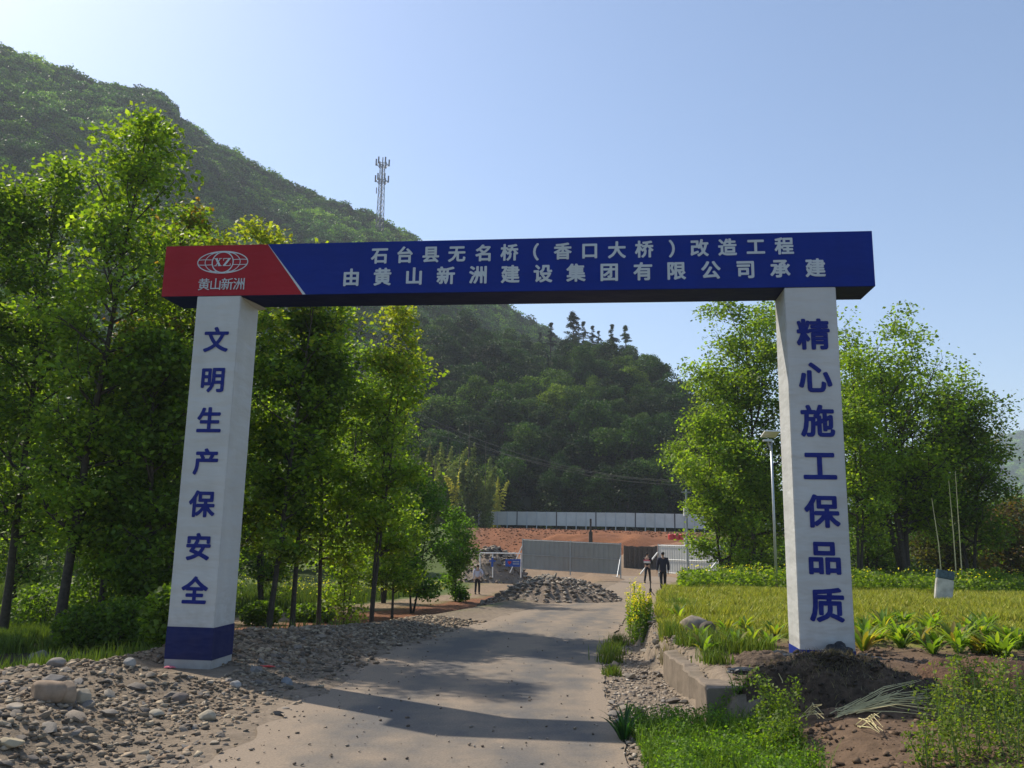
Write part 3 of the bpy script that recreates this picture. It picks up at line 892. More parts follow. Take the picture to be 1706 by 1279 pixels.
font_cache = {}
def glyph_mesh(ch, bold):
    """outline font glyph as a mesh; heavier strokes by stacking shifted layers a hair apart"""
    k = (ch, bold)
    if k not in font_cache:
        cu = bpy.data.curves.new('glyph', 'FONT')
        cu.body = ch; cu.size = 1.0; cu.resolution_u = 3; cu.dimensions = '2D'; cu.fill_mode = 'FRONT'
        o = bpy.data.objects.new('glyph', cu)
        C.objects.link(o)
        dg = bpy.context.evaluated_depsgraph_get()
        me = bpy.data.meshes.new_from_object(o.evaluated_get(dg))
        bpy.data.objects.remove(o); bpy.data.curves.remove(cu)
        co = [tuple(v.co) for v in me.vertices]; fs = [tuple(p.vertices) for p in me.polygons]
        bpy.data.meshes.remove(me)
        lo, hi = np.array(co).min(0), np.array(co).max(0)
        V, F = [], []
        offs = [(0, 0)] + ([(math.cos(q * PI / 4 + 0.39) * bold, math.sin(q * PI / 4 + 0.39) * bold) for q in range(8)] if bold > 0.002 else [])
        for q, (dx, dy) in enumerate(offs):
            i = len(V); V += [(x + dx, y + dy, q * 0.0007) for x, y, _ in co]; F += [tuple(i + w for w in f) for f in fs]
        me = bpy.data.meshes.new('character'); me.from_pydata(V, [], F); me.update()
        font_cache[k] = (me, lo, hi)
    return font_cache[k]
def character(ch, a, z, size, mat, parent, bold=0.022, y=Y2, sx=1.0):
    """one printed character centred on (a, z); size = height of the em square in metres"""
    me0, lo, hi = glyph_mesh(ch, bold)
    me = me0.copy()
    cx = (lo[0] + hi[0]) / 2; cy = 0.37 if hi[0] - lo[0] > 0.5 else (lo[1] + hi[1]) / 2
    for v in me.vertices:
        x, yy = (v.co.x - cx) * size * sx, (v.co.y - cy) * size
        v.co = (a + x, y - v.co.z, z + yy)
    me.materials.clear(); me.materials.append(mat); me.name = 'character'
    o = link('character', me, None, parent)
    return o
def text_row(s, p0, p1, size, mat, parent, **kw):
    (a0, z0), (a1_, z1_) = on_gate(*p0), on_gate(*p1)
    for i, ch in enumerate(s):
        t = i / (len(s) - 1)
        character(ch, a0 + (a1_ - a0) * t, z0 + (z1_ - z0) * t, size, mat, parent, **kw)
text_row('石台县无名桥（香口大桥）改造工程', (632.5, 426), (1306, 410), 0.248, M['print_white'], beam, bold=0.034)
text_row('由黄山新洲建设集团有限公司承建', (585.5, 462.5), (1358, 446.5), 0.262, M['print_white'], beam, bold=0.034)
text_row('黄山新洲', (340.5, 474), (398.5, 473), 0.188, M['print_white'], beam, bold=0.006)
# round the globe emblem with the two letters
ea, ez = on_gate(371.5, 437)
EW = (on_gate(413, 437)[0] - on_gate(330, 437)[0]) / 2; EH = (on_gate(371, 419)[1] - on_gate(371, 455)[1]) / 2
def ribbon(pts, w, y):
    mb = MB(); n = len(pts)
    for i, p in enumerate(pts):
        q0 = Vector(pts[max(0, i - 1)]); q1 = Vector(pts[min(n - 1, i + 1)])
        d = (q1 - q0).normalized(); nn = Vector((-d.y, d.x)) * w / 2
        mb.v += [(p[0] + nn.x, y, p[1] + nn.y), (p[0] - nn.x, y, p[1] - nn.y)]
    mb.f = [(2 * i, 2 * i + 1, 2 * i + 3, 2 * i + 2) for i in range(n - 1)]
    return mb
def arc(rx, rz, t0, t1, n=48): return [(ea + rx * math.cos(t0 + (t1 - t0) * i / n), ez + rz * math.sin(t0 + (t1 - t0) * i / n)) for i in range(n + 1)]
emb = MB()
def addr(mb2):
    i = len(emb.v); emb.v += mb2.v; emb.f += [tuple(i + q for q in f) for f in mb2.f]
yy = Y2
rc = EH * 0.97
addr(ribbon(arc(EW, EH, 0, 2 * PI), 0.014, yy)); yy -= 0.0004
addr(ribbon(arc(rc * 1.0, rc * 0.97, 0, 2 * PI), 0.016, yy)); yy -= 0.0004
for s in (1, -1):
    for q in (0.70,):
        addr(ribbon(arc(EW * q * s, EH * 0.985, -PI / 2 + 0.25, PI / 2 - 0.25), 0.011, yy)); yy -= 0.0004
    for v in (0.22, -0.22):
        c = math.sqrt(max(0, 1 - v * v * 1.0))
        addr(ribbon([(ea + s * (rc * 1.0 + (EW * c - rc) * i / 6), ez + EH * v * (1.0 + 0.12 * math.sin(i / 6 * 3))) for i in range(7)], 0.010, yy)); yy -= 0.0004
    for v in (0.80, -0.80):
        addr(ribbon([(ea + s * (rc * 0.50 + (EW * 0.60 - rc * 0.50) * i / 6), ez + EH * v * (1 + 0.10 * (1 - i / 6))) for i in range(7)], 0.012, yy)); yy -= 0.0004
emb.build('globe_emblem', M['print_white'], beam)
LH, LW = 0.118, 0.125
def letter(polys, a, yb):
    mb = MB()
    for i, pl in enumerate(polys):
        mb.poly([(a + p[0] * LW, yb - 0.0004 * i, ez + (p[1] - 0.5) * LH) for p in pl])
    mb.build('character', M['print_white'], beam)
letter([[(0.10, 1), (0.38, 1), (0.90, 0), (0.62, 0)], [(0.72, 1), (0.82, 1), (0.28, 0), (0.18, 0)], [(0.0, 1), (0.46, 1), (0.46, 0.93), (0.0, 0.93)],
        [(0.60, 1), (0.96, 1), (0.96, 0.93), (0.60, 0.93)], [(0.02, 0.07), (0.38, 0.07), (0.38, 0), (0.02, 0)], [(0.52, 0.07), (1.0, 0.07), (1.0, 0), (0.52, 0)]], ea - LW * 1.04, Y2 - 0.006)
letter([[(0.04, 1), (0.92, 1), (0.92, 0.92), (0.04, 0.92)], [(0.04, 0.92), (0.12, 0.92), (0.12, 0.70), (0.04, 0.70)], [(0.62, 0.92), (0.92, 0.92), (0.34, 0.08), (0.04, 0.08)],
        [(0.04, 0.08), (0.96, 0.08), (0.96, 0), (0.04, 0)], [(0.88, 0.30), (0.96, 0.30), (0.96, 0.08), (0.88, 0.08)]], ea + LW * 0.04, Y2 - 0.006)

def pillar(x0, zbase, foot_band):
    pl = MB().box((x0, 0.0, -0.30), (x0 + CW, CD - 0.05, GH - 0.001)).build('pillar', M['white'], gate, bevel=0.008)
    if foot_band:
        b0, b1 = zbase + 0.085, zbase + 0.50
        MB().box((x0 - 0.003, -0.003, b0), (x0 + CW + 0.003, CD - 0.047, b1)).build('blue_band', M['navy'], pl)
    else:
        MB().box((x0 - 0.003, -0.003, -0.28), (x0 + CW + 0.003, CD - 0.047, zbase + 0.03)).build('blue_band', M['blue'], pl)
    return pl
pL = pillar(CL, -0.1788, True)
pR = pillar(CRX, 0.2623, False)
text_row('文明生产保安全', (360.5, 566), (324.5, 984), 0.372, M['print_blue'], pL, bold=0.033, y=-0.004)
text_row('精心施工保品质', (1354.5, 557), (1377.5, 1008), 0.425, M['print_blue'], pR, bold=0.033, y=-0.004)
# thin flap added for the curved shadow at the joint of the left pillar
mb = MB(); mb.poly([(CL + CW + 0.004, 0.02, GH - 0.012), (CL + CW + 0.10, 0.30, GH - 0.030), (CL + CW + 0.14, CD - 0.06, GH - 0.03), (CL + CW + 0.004, CD - 0.06, GH - 0.05)])
mb.build('shadow_flap', M['white'], pL)
# tie-downs and scraps at the feet
pr = (Matrix.Translation((GX, GY, 0)) @ Matrix.Rotation(GTH, 4, 'Z'))
def gp(a, b, z): return pr @ Vector((a, b, z))

# ---------------------------------------------------------------- stones
def stone_mesh(rng, n=16, flat=0.6, elong=1.35, smooth_=True):
    P = rng.normal(size=(n, 3)); P /= np.linalg.norm(P, axis=1)[:, None]
    P *= rng.uniform(0.82, 1.0, size=(n, 1)) * np.array([elong, 1.0, flat]) * 0.5
    bm = bmesh.new()
    for p in P: bm.verts.new(p)
    r = bmesh.ops.convex_hull(bm, input=list(bm.verts))
    bmesh.ops.delete(bm, geom=list({g for g in r['geom_interior'] + r['geom_unused'] if isinstance(g, bmesh.types.BMVert)}), context='VERTS')
    if smooth_:
        bmesh.ops.bevel(bm, geom=list(bm.edges), offset=0.035, segments=1, affect='EDGES', clamp_overlap=True) if n <= 9 else None
    bmesh.ops.triangulate(bm, faces=list(bm.faces))
    me = bpy.data.meshes.new('stone'); bm.to_mesh(me); bm.free()
    me.polygons.foreach_set('use_smooth', [True] * len(me.polygons))
    try: me.set_sharp_from_angle(angle=R(38))
    except Exception: pass
    return me
srng = np.random.default_rng(11)
STONES = [stone_mesh(srng, int(srng.integers(14, 26)), srng.uniform(0.45, 0.75), srng.uniform(1.1, 1.7)) for _ in range(18)]
for me in STONES: me.materials.append(M['stone'])

def put_stone(p, s, parent, sink=0.25, rng=srng):
    o = link('stone', STONES[rng.integers(0, len(STONES))], None, parent)
    o.location = (p[0], p[1], p[2] + s * (0.28 - sink)); o.scale = (s, s * rng.uniform(0.8, 1.1), s * rng.uniform(0.75, 1.15))
    o.rotation_euler = (rng.normal() * 0.3, rng.normal() * 0.3, rng.uniform(0, 6.28))
    return o

GREYS = [(0.20, 0.16, 0.115), (0.26, 0.205, 0.145), (0.115, 0.095, 0.073), (0.34, 0.275, 0.19), (0.21, 0.15, 0.10), (0.21, 0.162, 0.113)]
def gravel(name, P, S, mat, rng, flat=0.6, cols=GREYS, parent=None, label=None, stuff=True):
    """many small stones joined: copies of a few hulls"""
    protos = []
    for _ in range(8):
        m = stone_mesh(rng, 9, flat, 1.3, False)
        V = np.array([v.co[:] for v in m.vertices]); F = np.array([p.vertices[:] for p in m.polygons])
        protos.append((V, F)); bpy.data.meshes.remove(m)
    Vs, Fs, Ts = [], [], []; o = 0
    for p, s in zip(P, S):
        V, F = protos[rng.integers(0, 8)]
        a = rng.uniform(0, 6.28); c, si = math.cos(a), math.sin(a)
        t = rng.normal() * 0.35
        Rm = np.array([[c, -si, 0], [si, c, 0], [0, 0, 1]]) @ np.array([[1, 0, 0], [0, math.cos(t), -math.sin(t)], [0, math.sin(t), math.cos(t)]])
        Vs.append((V * s) @ Rm.T + np.array(p) + np.array([0, 0, s * 0.08])); Fs.append(F + o); o += len(V)
        Ts.append(np.repeat(tints(1, cols, rng, 0.15), len(F), 0))
    me = mesh_np(name, np.vstack(Vs), np.vstack(Fs), tint=np.vstack(Ts))
    ob = link(name, me, mat, parent)
    if stuff: ob['kind'] = 'stuff'
    if label: ob['label'] = label
    return ob

# rubble bank on the left: stones one can pick out, then gravel
bank = thing('rubble_bank', 'long bank of grey river stones and rubble along the left road edge', 'rubble', ground(250, 1180))
bank_o = Vector(bank.location)
k = 0; used = []
srt = np.random.default_rng(5)
while k < 285:
    px, py = srt.uniform(-20, 560), srt.uniform(1085, 1285)
    if srt.uniform() < 0.25: px, py = srt.uniform(400, 760), srt.uniform(1030, 1120)
    g = ground(px, py)
    if g.x > x_left(g.y) - 0.05: continue
    d = x_left(g.y) - g.x
    if d > 3.4 + 0.6 * srt.uniform(): continue
    s = 0.06 + 0.14 * srt.uniform() ** 3.0
    if 9.9 < g.y < 11.6 and -4.95 < g.x < -3.4: continue
    if d < 0.8: s *= 0.7
    if any((g.x - q[0]) ** 2 + (g.y - q[1]) ** 2 < ((s + q[2]) * 0.42) ** 2 for q in used): continue
    used.append((g.x, g.y, s))
    put_stone(g - bank_o, s, bank, 0.26, srt); k += 1
P, S = [], []
while len(P) < 30000:
    y = 4.6 + 17 * srt.uniform() ** 1.25
    x = x_left(y) - srt.uniform() ** 0.85 * lerp_tab([(4, 4.2), (9, 4.0), (15, 2.9), (22, 1.8)], y) + srt.normal() * 0.12
    if x > x_left(y) + 0.25 + 0.5 * srt.uniform() ** 6: continue
    d = x_left(y) - x
    if 10.3 < y < 11.5 and -4.85 < x < -3.5: continue
    if srt.uniform() > 0.25 + sm(0.0, 1.3, d + 0.6 * nz(x, y, 0.8, 2)): continue
    P.append((x - bank_o.x, y - bank_o.y, terrain(x, y) - bank_o.z)); S.append(0.014 + 0.095 * srt.uniform() ** 3.4 * (1 if y < 12 else 1.4))
gravel('gravel', P, S, M['gravel'], srt, parent=bank)

def boulder(label, px, py, w, h, cols, seed, sink=0.25, flat=0.6, el=1.2, Y=None):
    g = ground(px, py) if Y is None else at(px, py, Y)
    D = g.y
    W = w / FPX * D; Hh = h / FPX * D
    r = np.random.default_rng(seed)
    bm = bmesh.new()
    bmesh.ops.create_icosphere(bm, subdivisions=4, radius=0.5)
    cuts = [(unit(r.normal(size=3)), r.uniform(0.30, 0.46)) for _ in range(11)]
    for v in bm.verts:
        c = np.array(v.co)
        for nn, dd in cuts:
            q = c @ nn
            if q > dd: c = c - nn * (q - dd) * 0.88
        c = c * (1 + 0.06 * mnoise.noise(Vector(c * 3) + Vector((seed, 0, 0))) + 0.02 * mnoise.noise(Vector(c * 9)))
        v.co = (c[0] * W, c[1] * W * 0.8, c[2] * Hh * 1.15)
    me = bpy.data.meshes.new('boulder'); bm.to_mesh(me); bm.free()
    me.polygons.foreach_set('use_smooth', [True] * len(me.polygons))
    a = me.attributes.new('tint', 'FLOAT_COLOR', 'FACE')
    a.data.foreach_set('color', np.tile(np.array([*cols, 1], np.float32), (len(me.polygons), 1)).ravel())
    o = link('boulder', me, M['boulder'])
    o.location = (g.x, g.y, g.z + Hh * (0.5 - sink)); o.rotation_euler = (0, 0, r.uniform(-0.5, 0.5))
    return tag(o, label, 'boulder', None)
boulder('large brown boulder with a cleft lying left on the rubble bank', 78, 1166, 62, 40, (0.25, 0.185, 0.13), 1)
boulder('rounded tan boulder wedged against the large brown one', 103, 1170, 48, 42, (0.29, 0.215, 0.15), 2)
boulder('smooth pale oval boulder right of the large brown boulder', 136, 1170, 30, 26, (0.31, 0.265, 0.20), 3)
boulder('dark grey angular boulder on the crest at the far left of the bank', 60, 1108, 38, 30, (0.20, 0.18, 0.16), 4)
boulder('flat grey boulder beside the dark one on the bank crest', 94, 1112, 30, 18, (0.24, 0.21, 0.18), 5)
boulder('grey stone slab behind the large brown boulder', 88, 1140, 40, 18, (0.17, 0.155, 0.14), 6)
boulder('flat pale tan stone where the bank meets the road dust', 343, 1200, 30, 18, (0.36, 0.31, 0.23), 7)
boulder('long light stone left of the flat tan stone', 260, 1195, 26, 13, (0.34, 0.30, 0.23), 8)
boulder('pale round stone on the dirt left of the left pillar foot', 215, 1112, 20, 16, (0.30, 0.28, 0.25), 9)
boulder('whitish stone in the shade right of the left pillar foot', 392, 1148, 20, 16, (0.32, 0.31, 0.29), 10)
boulder('dark brown stone sitting below the left pillar', 300, 1168, 28, 16, (0.17, 0.14, 0.12), 12)
boulder('long yellowish stone lying in the lower left corner', 12, 1246, 46, 16, (0.36, 0.30, 0.20), 13)
boulder('flat tan stone left of the large brown boulder', 25, 1182, 28, 12, (0.36, 0.30, 0.23), 14)
boulder('grey rounded stone in the shaded gravel beside the road', 478, 1140, 22, 14, (0.20, 0.21, 0.22), 15)
boulder('large grey rock on the bed edge beside the yellow flowers', 1156, 1052, 58, 34, (0.26, 0.215, 0.165), 16)
boulder('dark grey rock right of the large one at the bed edge', 1182, 1058, 34, 26, (0.10, 0.085, 0.07), 17)

# right shoulder: gravel and stones between road and kerb
sh = thing('gravel_shoulder', 'pale gravel and broken stones on the right road shoulder', 'gravel', ground(1060, 1130))
so = Vector(sh.location); k = 0
while k < 120:
    px, py = srt.uniform(1000, 1140), srt.uniform(1010, 1230)
    g = ground(px, py)
    d = g.x - x_right(g.y)
    if d < 0.0 or d > 1.15: continue
    put_stone(g - so, 0.05 + 0.13 * srt.uniform() ** 2.2, sh, 0.12, srt); k += 1
P, S = [], []
while len(P) < 4200:
    y = 6.3 + 12 * srt.uniform() ** 1.2
    x = x_right(y) + srt.uniform() * 1.15 - 0.03
    P.append((x - so.x, y - so.y, terrain(x, y) - so.z)); S.append(0.02 + 0.06 * srt.uniform() ** 2.2)
gravel('gravel', P, S, M['gravel'], srt, cols=[(0.33, 0.27, 0.2), (0.27, 0.22, 0.17), (0.4, 0.34, 0.27), (0.2, 0.17, 0.14)], parent=sh)
# stray pebbles and clods on the road
P, S = [], []
for _ in range(520):
    y = 6.0 + 16 * srt.uniform() ** 1.5
    xl, xr = x_left(y), x_right(y)
    t = srt.uniform() ** 0.6 if srt.uniform() < 0.6 else srt.uniform() * 0.3
    x = xl + (xr - xl) * t
    P.append((x, y, road_z(y) + 0.01)); S.append(0.012 + 0.035 * srt.uniform() ** 2)
gravel('road_pebbles', P, S, M['gravel'], srt, cols=[(0.12, 0.09, 0.07), (0.2, 0.16, 0.12), (0.3, 0.25, 0.2)], label='small pebbles and clods scattered on the road surface')

# ---------------------------------------------------------------- concrete edge of the bed
def worn_box(name, a, b, w, z0, z1, mat, parent=None, seg=14, j=0.02, seed=0):
    """a worn concrete kerb from a to b (xy), width w to the right"""
    a, b = Vector(a), Vector(b); d = (b - a).normalized(); n = Vector((d.y, -d.x))
    V, F = [], []
    for i in range(seg + 1):
        p = a.lerp(b, i / seg)
        for q, zz in ((0.0, z0), (0.0, z1 - 0.02), (0.02, z1), (w - 0.02, z1), (w, z1 - 0.02), (w, z0)):
            jj = Vector((nz(p.x + q, p.y, 0.25, seed) * j, nz(p.x, p.y + q, 0.25, seed + 3) * j))
            c = p + n * q + jj
            V.append((c.x, c.y, zz + (nz(p.x, p.y + q, 0.2, seed + 7) * j if zz > z0 else 0)))
    for i in range(seg):
        for k in range(5): F.append((i * 6 + k, i * 6 + k + 1, (i + 1) * 6 + k + 1, (i + 1) * 6 + k))
    F += [tuple(range(6)), tuple(range(seg * 6, seg * 6 + 6))[::-1]]
    me = bpy.data.meshes.new(name); me.from_pydata(V, [], F); me.update()
    return link(name, me, mat, parent)
kerb = thing('concrete_kerb', 'worn concrete kerb holding the right planting bed, with a square end block', 'kerb', (0, 0, 0))
k0, k1 = at(1176, 1150, 9.2), at(1104, 1078, 11.9)
worn_box('kerb_wall', (k0.x, 9.3), (k1.x, 11.9), 0.22, -0.5, 0.06, M['concrete'], kerb, seed=2, j=0.045, seg=22)
e0 = at(1174, 1187, 8.9)
worn_box('end_block', (e0.x, 8.75), (e0.x + 0.01, 9.30), 0.42, -0.5, 0.11, M['concrete'], kerb, seg=6, seed=5, j=0.03)

# ---------------------------------------------------------------- near trees on the left
TG = 'roadside trees on the left'
make_tree('tallest bright green tree at the far left with a thick dark trunk', 92, 17.0, 188, 1.75, 0.18, 0.105, 15500, 0.125, FRESH, None, 46, 1, 0.6, 'oval', TG, 11, base_py=1080, spread=0.26)
make_tree('leafy tree at the left picture edge, lower than the tallest', 5, 18.0, 262, 1.7, 0.2, 0.09, 11500, 0.125, FRESH + DEEP, None, 38, 1, 0.0, 'oval', TG, 12, base_py=1050, spread=0.26)
make_tree('slender tree right of the tallest one with russet young leaves at top', 200, 19.0, 330, 1.6, 0.2, 0.075, 10500, 0.125, DEEP + FRESH[:2], RUST + FRESH, 36, 1, 0.3, 'oval', TG, 13, base_py=1050)
make_tree('tree with yellowish top leaves directly behind the red beam corner', 268, 19.0, 372, 1.7, 0.2, 0.075, 10500, 0.125, DEEP + FRESH, YELL, 36, 1, 0.2, 'oval', TG, 14, base_py=1040)
make_tree('tree with pale yellow top showing above the beam right of the emblem', 372, 20.0, 362, 1.6, 0.2, 0.075, 10500, 0.125, DEEP + FRESH, YELL, 34, 1, 0.3, 'oval', TG, 15, base_py=1040)
make_tree('leaning dark trunked tree just right of the left pillar', 445, 18.5, 402, 1.6, 0.22, 0.075, 9000, 0.125, DEEP + FRESH, YELL, 30, 1, 0.5, 'oval', TG, 16, base_py=1035)
make_tree('thin tree behind the leaning one with fresh green crown', 532, 20.5, 470, 1.6, 0.22, 0.06, 9500, 0.125, FRESH, None, 32, 1, -0.1, 'oval', TG, 17, base_py=1030)
make_tree('tree with twin trunks and yellow green crown left of the open view', 618, 20.0, 512, 1.25, 0.24, 0.065, 8500, 0.12, FRESH, YELL, 32, 2, 0.25, 'oval', TG, 18, base_py=1030)
make_tree('thin dark tree between the leaning trunk and the thin tree', 487, 19.2, 520, 1.1, 0.35, 0.07, 9000, 0.125, DEEP, None, 22, 1, 0.0, 'oval', TG, 19, base_py=1035)
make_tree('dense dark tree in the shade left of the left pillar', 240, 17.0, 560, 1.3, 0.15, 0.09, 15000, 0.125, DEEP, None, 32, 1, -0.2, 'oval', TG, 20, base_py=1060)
make_tree('shaded crooked tree between the thick trunk and the pillar', 160, 17.5, 520, 1.3, 0.2, 0.075, 10500, 0.125, DEEP, RUST + DEEP, 30, 1, 0.2, 'oval', TG, 21, base_py=1060)
make_tree('tree mostly outside the left picture edge', -120, 17.5, 300, 1.7, 0.25, 0.12, 15000, 0.125, FRESH + DEEP, None, 30, 1, 0.0, 'oval', TG, 22, base_py=1060)
# trees farther back in the left field
BG = 'trees behind the left row'
for i, (px, D, top, r, n, lab) in enumerate([
        (30, 27, 560, 2.4, 12000, 'sunlit tree in the field behind the far left trunks'),
        (150, 30, 600, 2.5, 12000, 'sunlit tree in the field seen between the thick trunk and the crooked tree'),
        (300, 32, 560, 2.6, 12000, 'leafy field tree mostly hidden by the left pillar'),
        (440, 30, 600, 2.4, 12000, 'bushy field tree behind the leaning trunk'),
        (560, 33, 590, 2.6, 13000, 'bushy field tree filling the gap right of the thin tree'),
        (-90, 26, 500, 2.4, 9000, 'field tree beyond the left picture edge'),
        (640, 36, 640, 2.2, 10000, 'olive field tree behind the twin trunked tree')]):
    make_tree(lab, px, D, top, r, 0.12, 0.10, n, 0.15, FRESH + DEEP, None, 30, 2, 0.0, 'oval', BG, 30 + i, base_py=980, spread=0.35)
make_tree('round bright green small tree standing before the bamboo', 688, 30, 800, 1.45, 0.18, 0.06, 9000, 0.12, [(0.10, 0.20, 0.018), (0.08, 0.17, 0.02)], None, 24, 2, 0, 'oval', None, 40, base_py=965, spread=0.25)
make_tree('bright green bushy sapling behind the man in the pale shirt', 760, 38, 862, 1.2, 0.08, 0.05, 7000, 0.13, [(0.11, 0.21, 0.02), (0.09, 0.18, 0.02)], None, 24, 3, 0, 'vase', None, 41, base_py=960, spread=0.22)
make_tree('small fresh tree with leaning stem near the red earth path', 655, 27, 850, 1.1, 0.25, 0.05, 4500, 0.12, FRESH, None, 16, 1, 0, 'oval', None, 42, base_py=985)
make_tree('low leafy shrub under the left trees beside the twin trunks', 575, 23, 900, 0.7, 0.15, 0.03, 2500, 0.10, FRESH, None, 12, 3, 0, 'vase', None, 43, base_py=1010, name='shrub', cat='shrub')

for i, px in enumerate((-60, 10, 75, 140, 200, 262, 330, 400, 465, 530, 590, 650)):
    make_tree('leafy background tree closing the far side of the left field', px, 58 + (i * 7) % 12, 730 + (i * 37) % 60, 3.6, 0.05, 0.12, 5200, 0.30, FRESH + DEEP, None, 26, 3, 0, 'oval', 'background trees beyond the left field', 140 + i, base_py=960, spread=0.6)

# ---------------------------------------------------------------- right trees
RG = 'tall trees on the right'
make_tree('tall pale green tree left of the right pillar with a leaning trunk', 1250, 36, 520, 3.5, 0.22, 0.17, 34000, 0.15, FRESH + [(0.07, 0.12, 0.03)], None, 46, 2, -0.6, 'oval', RG, 50, base_py=930, spread=0.33)
make_tree('bright green lower tree in front of the tall pale one', 1205, 33, 690, 2.3, 0.12, 0.09, 18000, 0.14, FRESH, None, 30, 2, 0.0, 'oval', RG, 51, base_py=930, spread=0.3)
make_tree('broad many stemmed tree right of the right pillar', 1510, 33, 560, 3.9, 0.26, 0.17, 30000, 0.15, FRESH[:2] + DEEP[2:], None, 64, 4, 0.2, 'oval', RG, 52, base_py=915, spread=0.36, up=0.75)
make_tree('bright leafy tree close behind the right edge of the right pillar', 1428, 31, 600, 2.0, 0.25, 0.09, 12000, 0.13, FRESH, None, 30, 2, -0.1, 'oval', RG, 53, base_py=925, spread=0.3)
make_tree('dark drooping tree right of the broad many stemmed one', 1615, 34, 660, 2.5, 0.2, 0.12, 17000, 0.14, DEEP + [(0.08, 0.10, 0.03)], None, 34, 2, 0.3, 'oval', RG, 54, base_py=930, spread=0.32)
make_tree('brownish olive tree low behind the pair of pale stems', 1570, 40, 740, 3.0, 0.1, 0.1, 14000, 0.16, [(0.085, 0.085, 0.03), (0.11, 0.10, 0.035), (0.07, 0.085, 0.03)], None, 36, 3, 0, 'oval', RG, 55, base_py=925, spread=0.4)
make_tree('reddish olive low tree at the right picture edge', 1672, 42, 850, 2.6, 0.08, 0.08, 9000, 0.16, [(0.10, 0.085, 0.035), (0.12, 0.075, 0.035), (0.07, 0.085, 0.03)], None, 28, 3, 0, 'oval', RG, 56, base_py=935, spread=0.4)
make_tree('dark low tree behind the right pillar foot', 1450, 44, 780, 2.5, 0.1, 0.1, 10000, 0.16, DEEP, None, 28, 3, 0, 'oval', RG, 57, base_py=925, spread=0.4)
make_tree('dark low tree left of the slim lamp post', 1260, 46, 790, 2.4, 0.1, 0.1, 10000, 0.16, DEEP, None, 28, 3, 0, 'oval', RG, 58, base_py=925, spread=0.4)
for i, (px, tp, ln) in enumerate([(1592, 800, 0.05), (1601, 785, 0.12), (1568, 830, -0.1)]):
    g = at(px, 945, 29)
    z = terrain(g.x, 29); H = at(px, tp, 29).z - z
    o = MB().tube([(0, 0, -0.2), (ln * 0.3, 0, H * 0.5), (ln, 0.1, H)], [0.022, 0.018, 0.009], 6).build('bare_sapling', M['straw'])
    o.location = (g.x, 29, z)
    tag(o, ['left one of two pale bare stems before the right trees', 'right one of two pale bare stems before the right trees', 'short bare stem left of the pale pair'][i], 'sapling', 'bare stems before the right trees')

# ---------------------------------------------------------------- site hoarding panels
def hoarding(label, pTL, pTR, pBL, pBR, Y0, Y1_, panels, mat, pitch=0.3, rail=True, struts=()):
    A0, A1 = at(*pTL, Y0), at(*pTR, Y1_); B0, B1 = at(*pBL, Y0), at(*pBR, Y1_)
    base = Vector((A0.x, A0.y, (B0.z + B1.z) / 2))
    d = Vector((A1.x - A0.x, A1.y - A0.y, 0)); L = d.length; d.normalize()
    t = thing('hoarding', label, 'hoarding', base, math.atan2(d.y, d.x), 'site hoarding panels')
    sag = B1.z - B0.z
    H = (A0.z - B0.z + A1.z - B1.z) / 2
    pw = L / panels
    for i in range(panels):
        x0 = i * pw + 0.03; x1 = (i + 1) * pw - 0.03
        n = max(4, int((x1 - x0) / pitch)); V, F = [], []
        for k in range(n):
            xa = x0 + (x1 - x0) * k / n; w = (x1 - x0) / n
            for dx, dy in ((0, 0), (0.25, 0), (0.32, -0.014), (0.68, -0.014), (0.75, 0)):
                zo = sag * ((xa + dx * w) / L - 0.5)
                V += [(xa + dx * w, dy, zo + 0.06), (xa + dx * w, dy, zo + H)]
        zo = sag * (x1 / L - 0.5); V += [(x1, 0, zo + 0.06), (x1, 0, zo + H)]
        F = [(2 * q, 2 * q + 2, 2 * q + 3, 2 * q + 1) for q in range(len(V) // 2 - 1)]
        me = bpy.data.meshes.new('sheet'); me.from_pydata(V, [], F); me.update()
        o = link('sheet', me, mat, t)
        md = o.modifiers.new('thick', 'SOLIDIFY'); md.thickness = 0.004
    for i in range(panels + 1):
        x = i * pw; zo = sag * (x / L - 0.5)
        MB().box((x - 0.028, -0.035, zo - 0.15), (x + 0.028, 0.03, zo + H + 0.03)).build('post', M['steel'], t)
    for zz in ((0.10, H * 0.5, H - 0.05) if rail else (H - 0.05,)):
        MB().tube([(0.03, -0.05, zz - sag / 2), (L - 0.03, -0.05, zz + sag / 2)], 0.014, 6).build('rail', M['steel'], t)
    return t, L, H
h1, L1, H1 = hoarding('grey corrugated hoarding of two sheets left of the site entrance', (871, 898), (1034, 905), (871, 949), (1034, 959), 50.5, 48, 2, M['grey_sheet'])
MB().tube([(L1 + 0.05, -0.9, -0.1), (L1 + 0.02, -0.05, H1 * 0.6)], 0.03, 6).build('strut', M['steel'], h1)
MB().tube([(-0.5, -0.7, -0.1), (-0.02, -0.05, H1 * 0.8)], 0.03, 6).build('strut', M['white_paint'], h1)
h2, L2, H2 = hoarding('pale corrugated hoarding right of the site entrance, propped by white struts', (1097, 906), (1200, 910), (1097, 956), (1200, 962), 49, 45.5, 1, M['white_sheet'], 0.17)
MB().tube([(-0.55, -1.0, -0.05), (-0.02, -0.06, H2 * 0.72)], 0.05, 6).build('strut', M['white_paint'], h2)
MB().tube([(L2 - 0.45, -1.2, -0.25), (L2 - 0.06, -0.06, H2 * 0.60)], 0.05, 6).build('strut', M['white_paint'], h2)

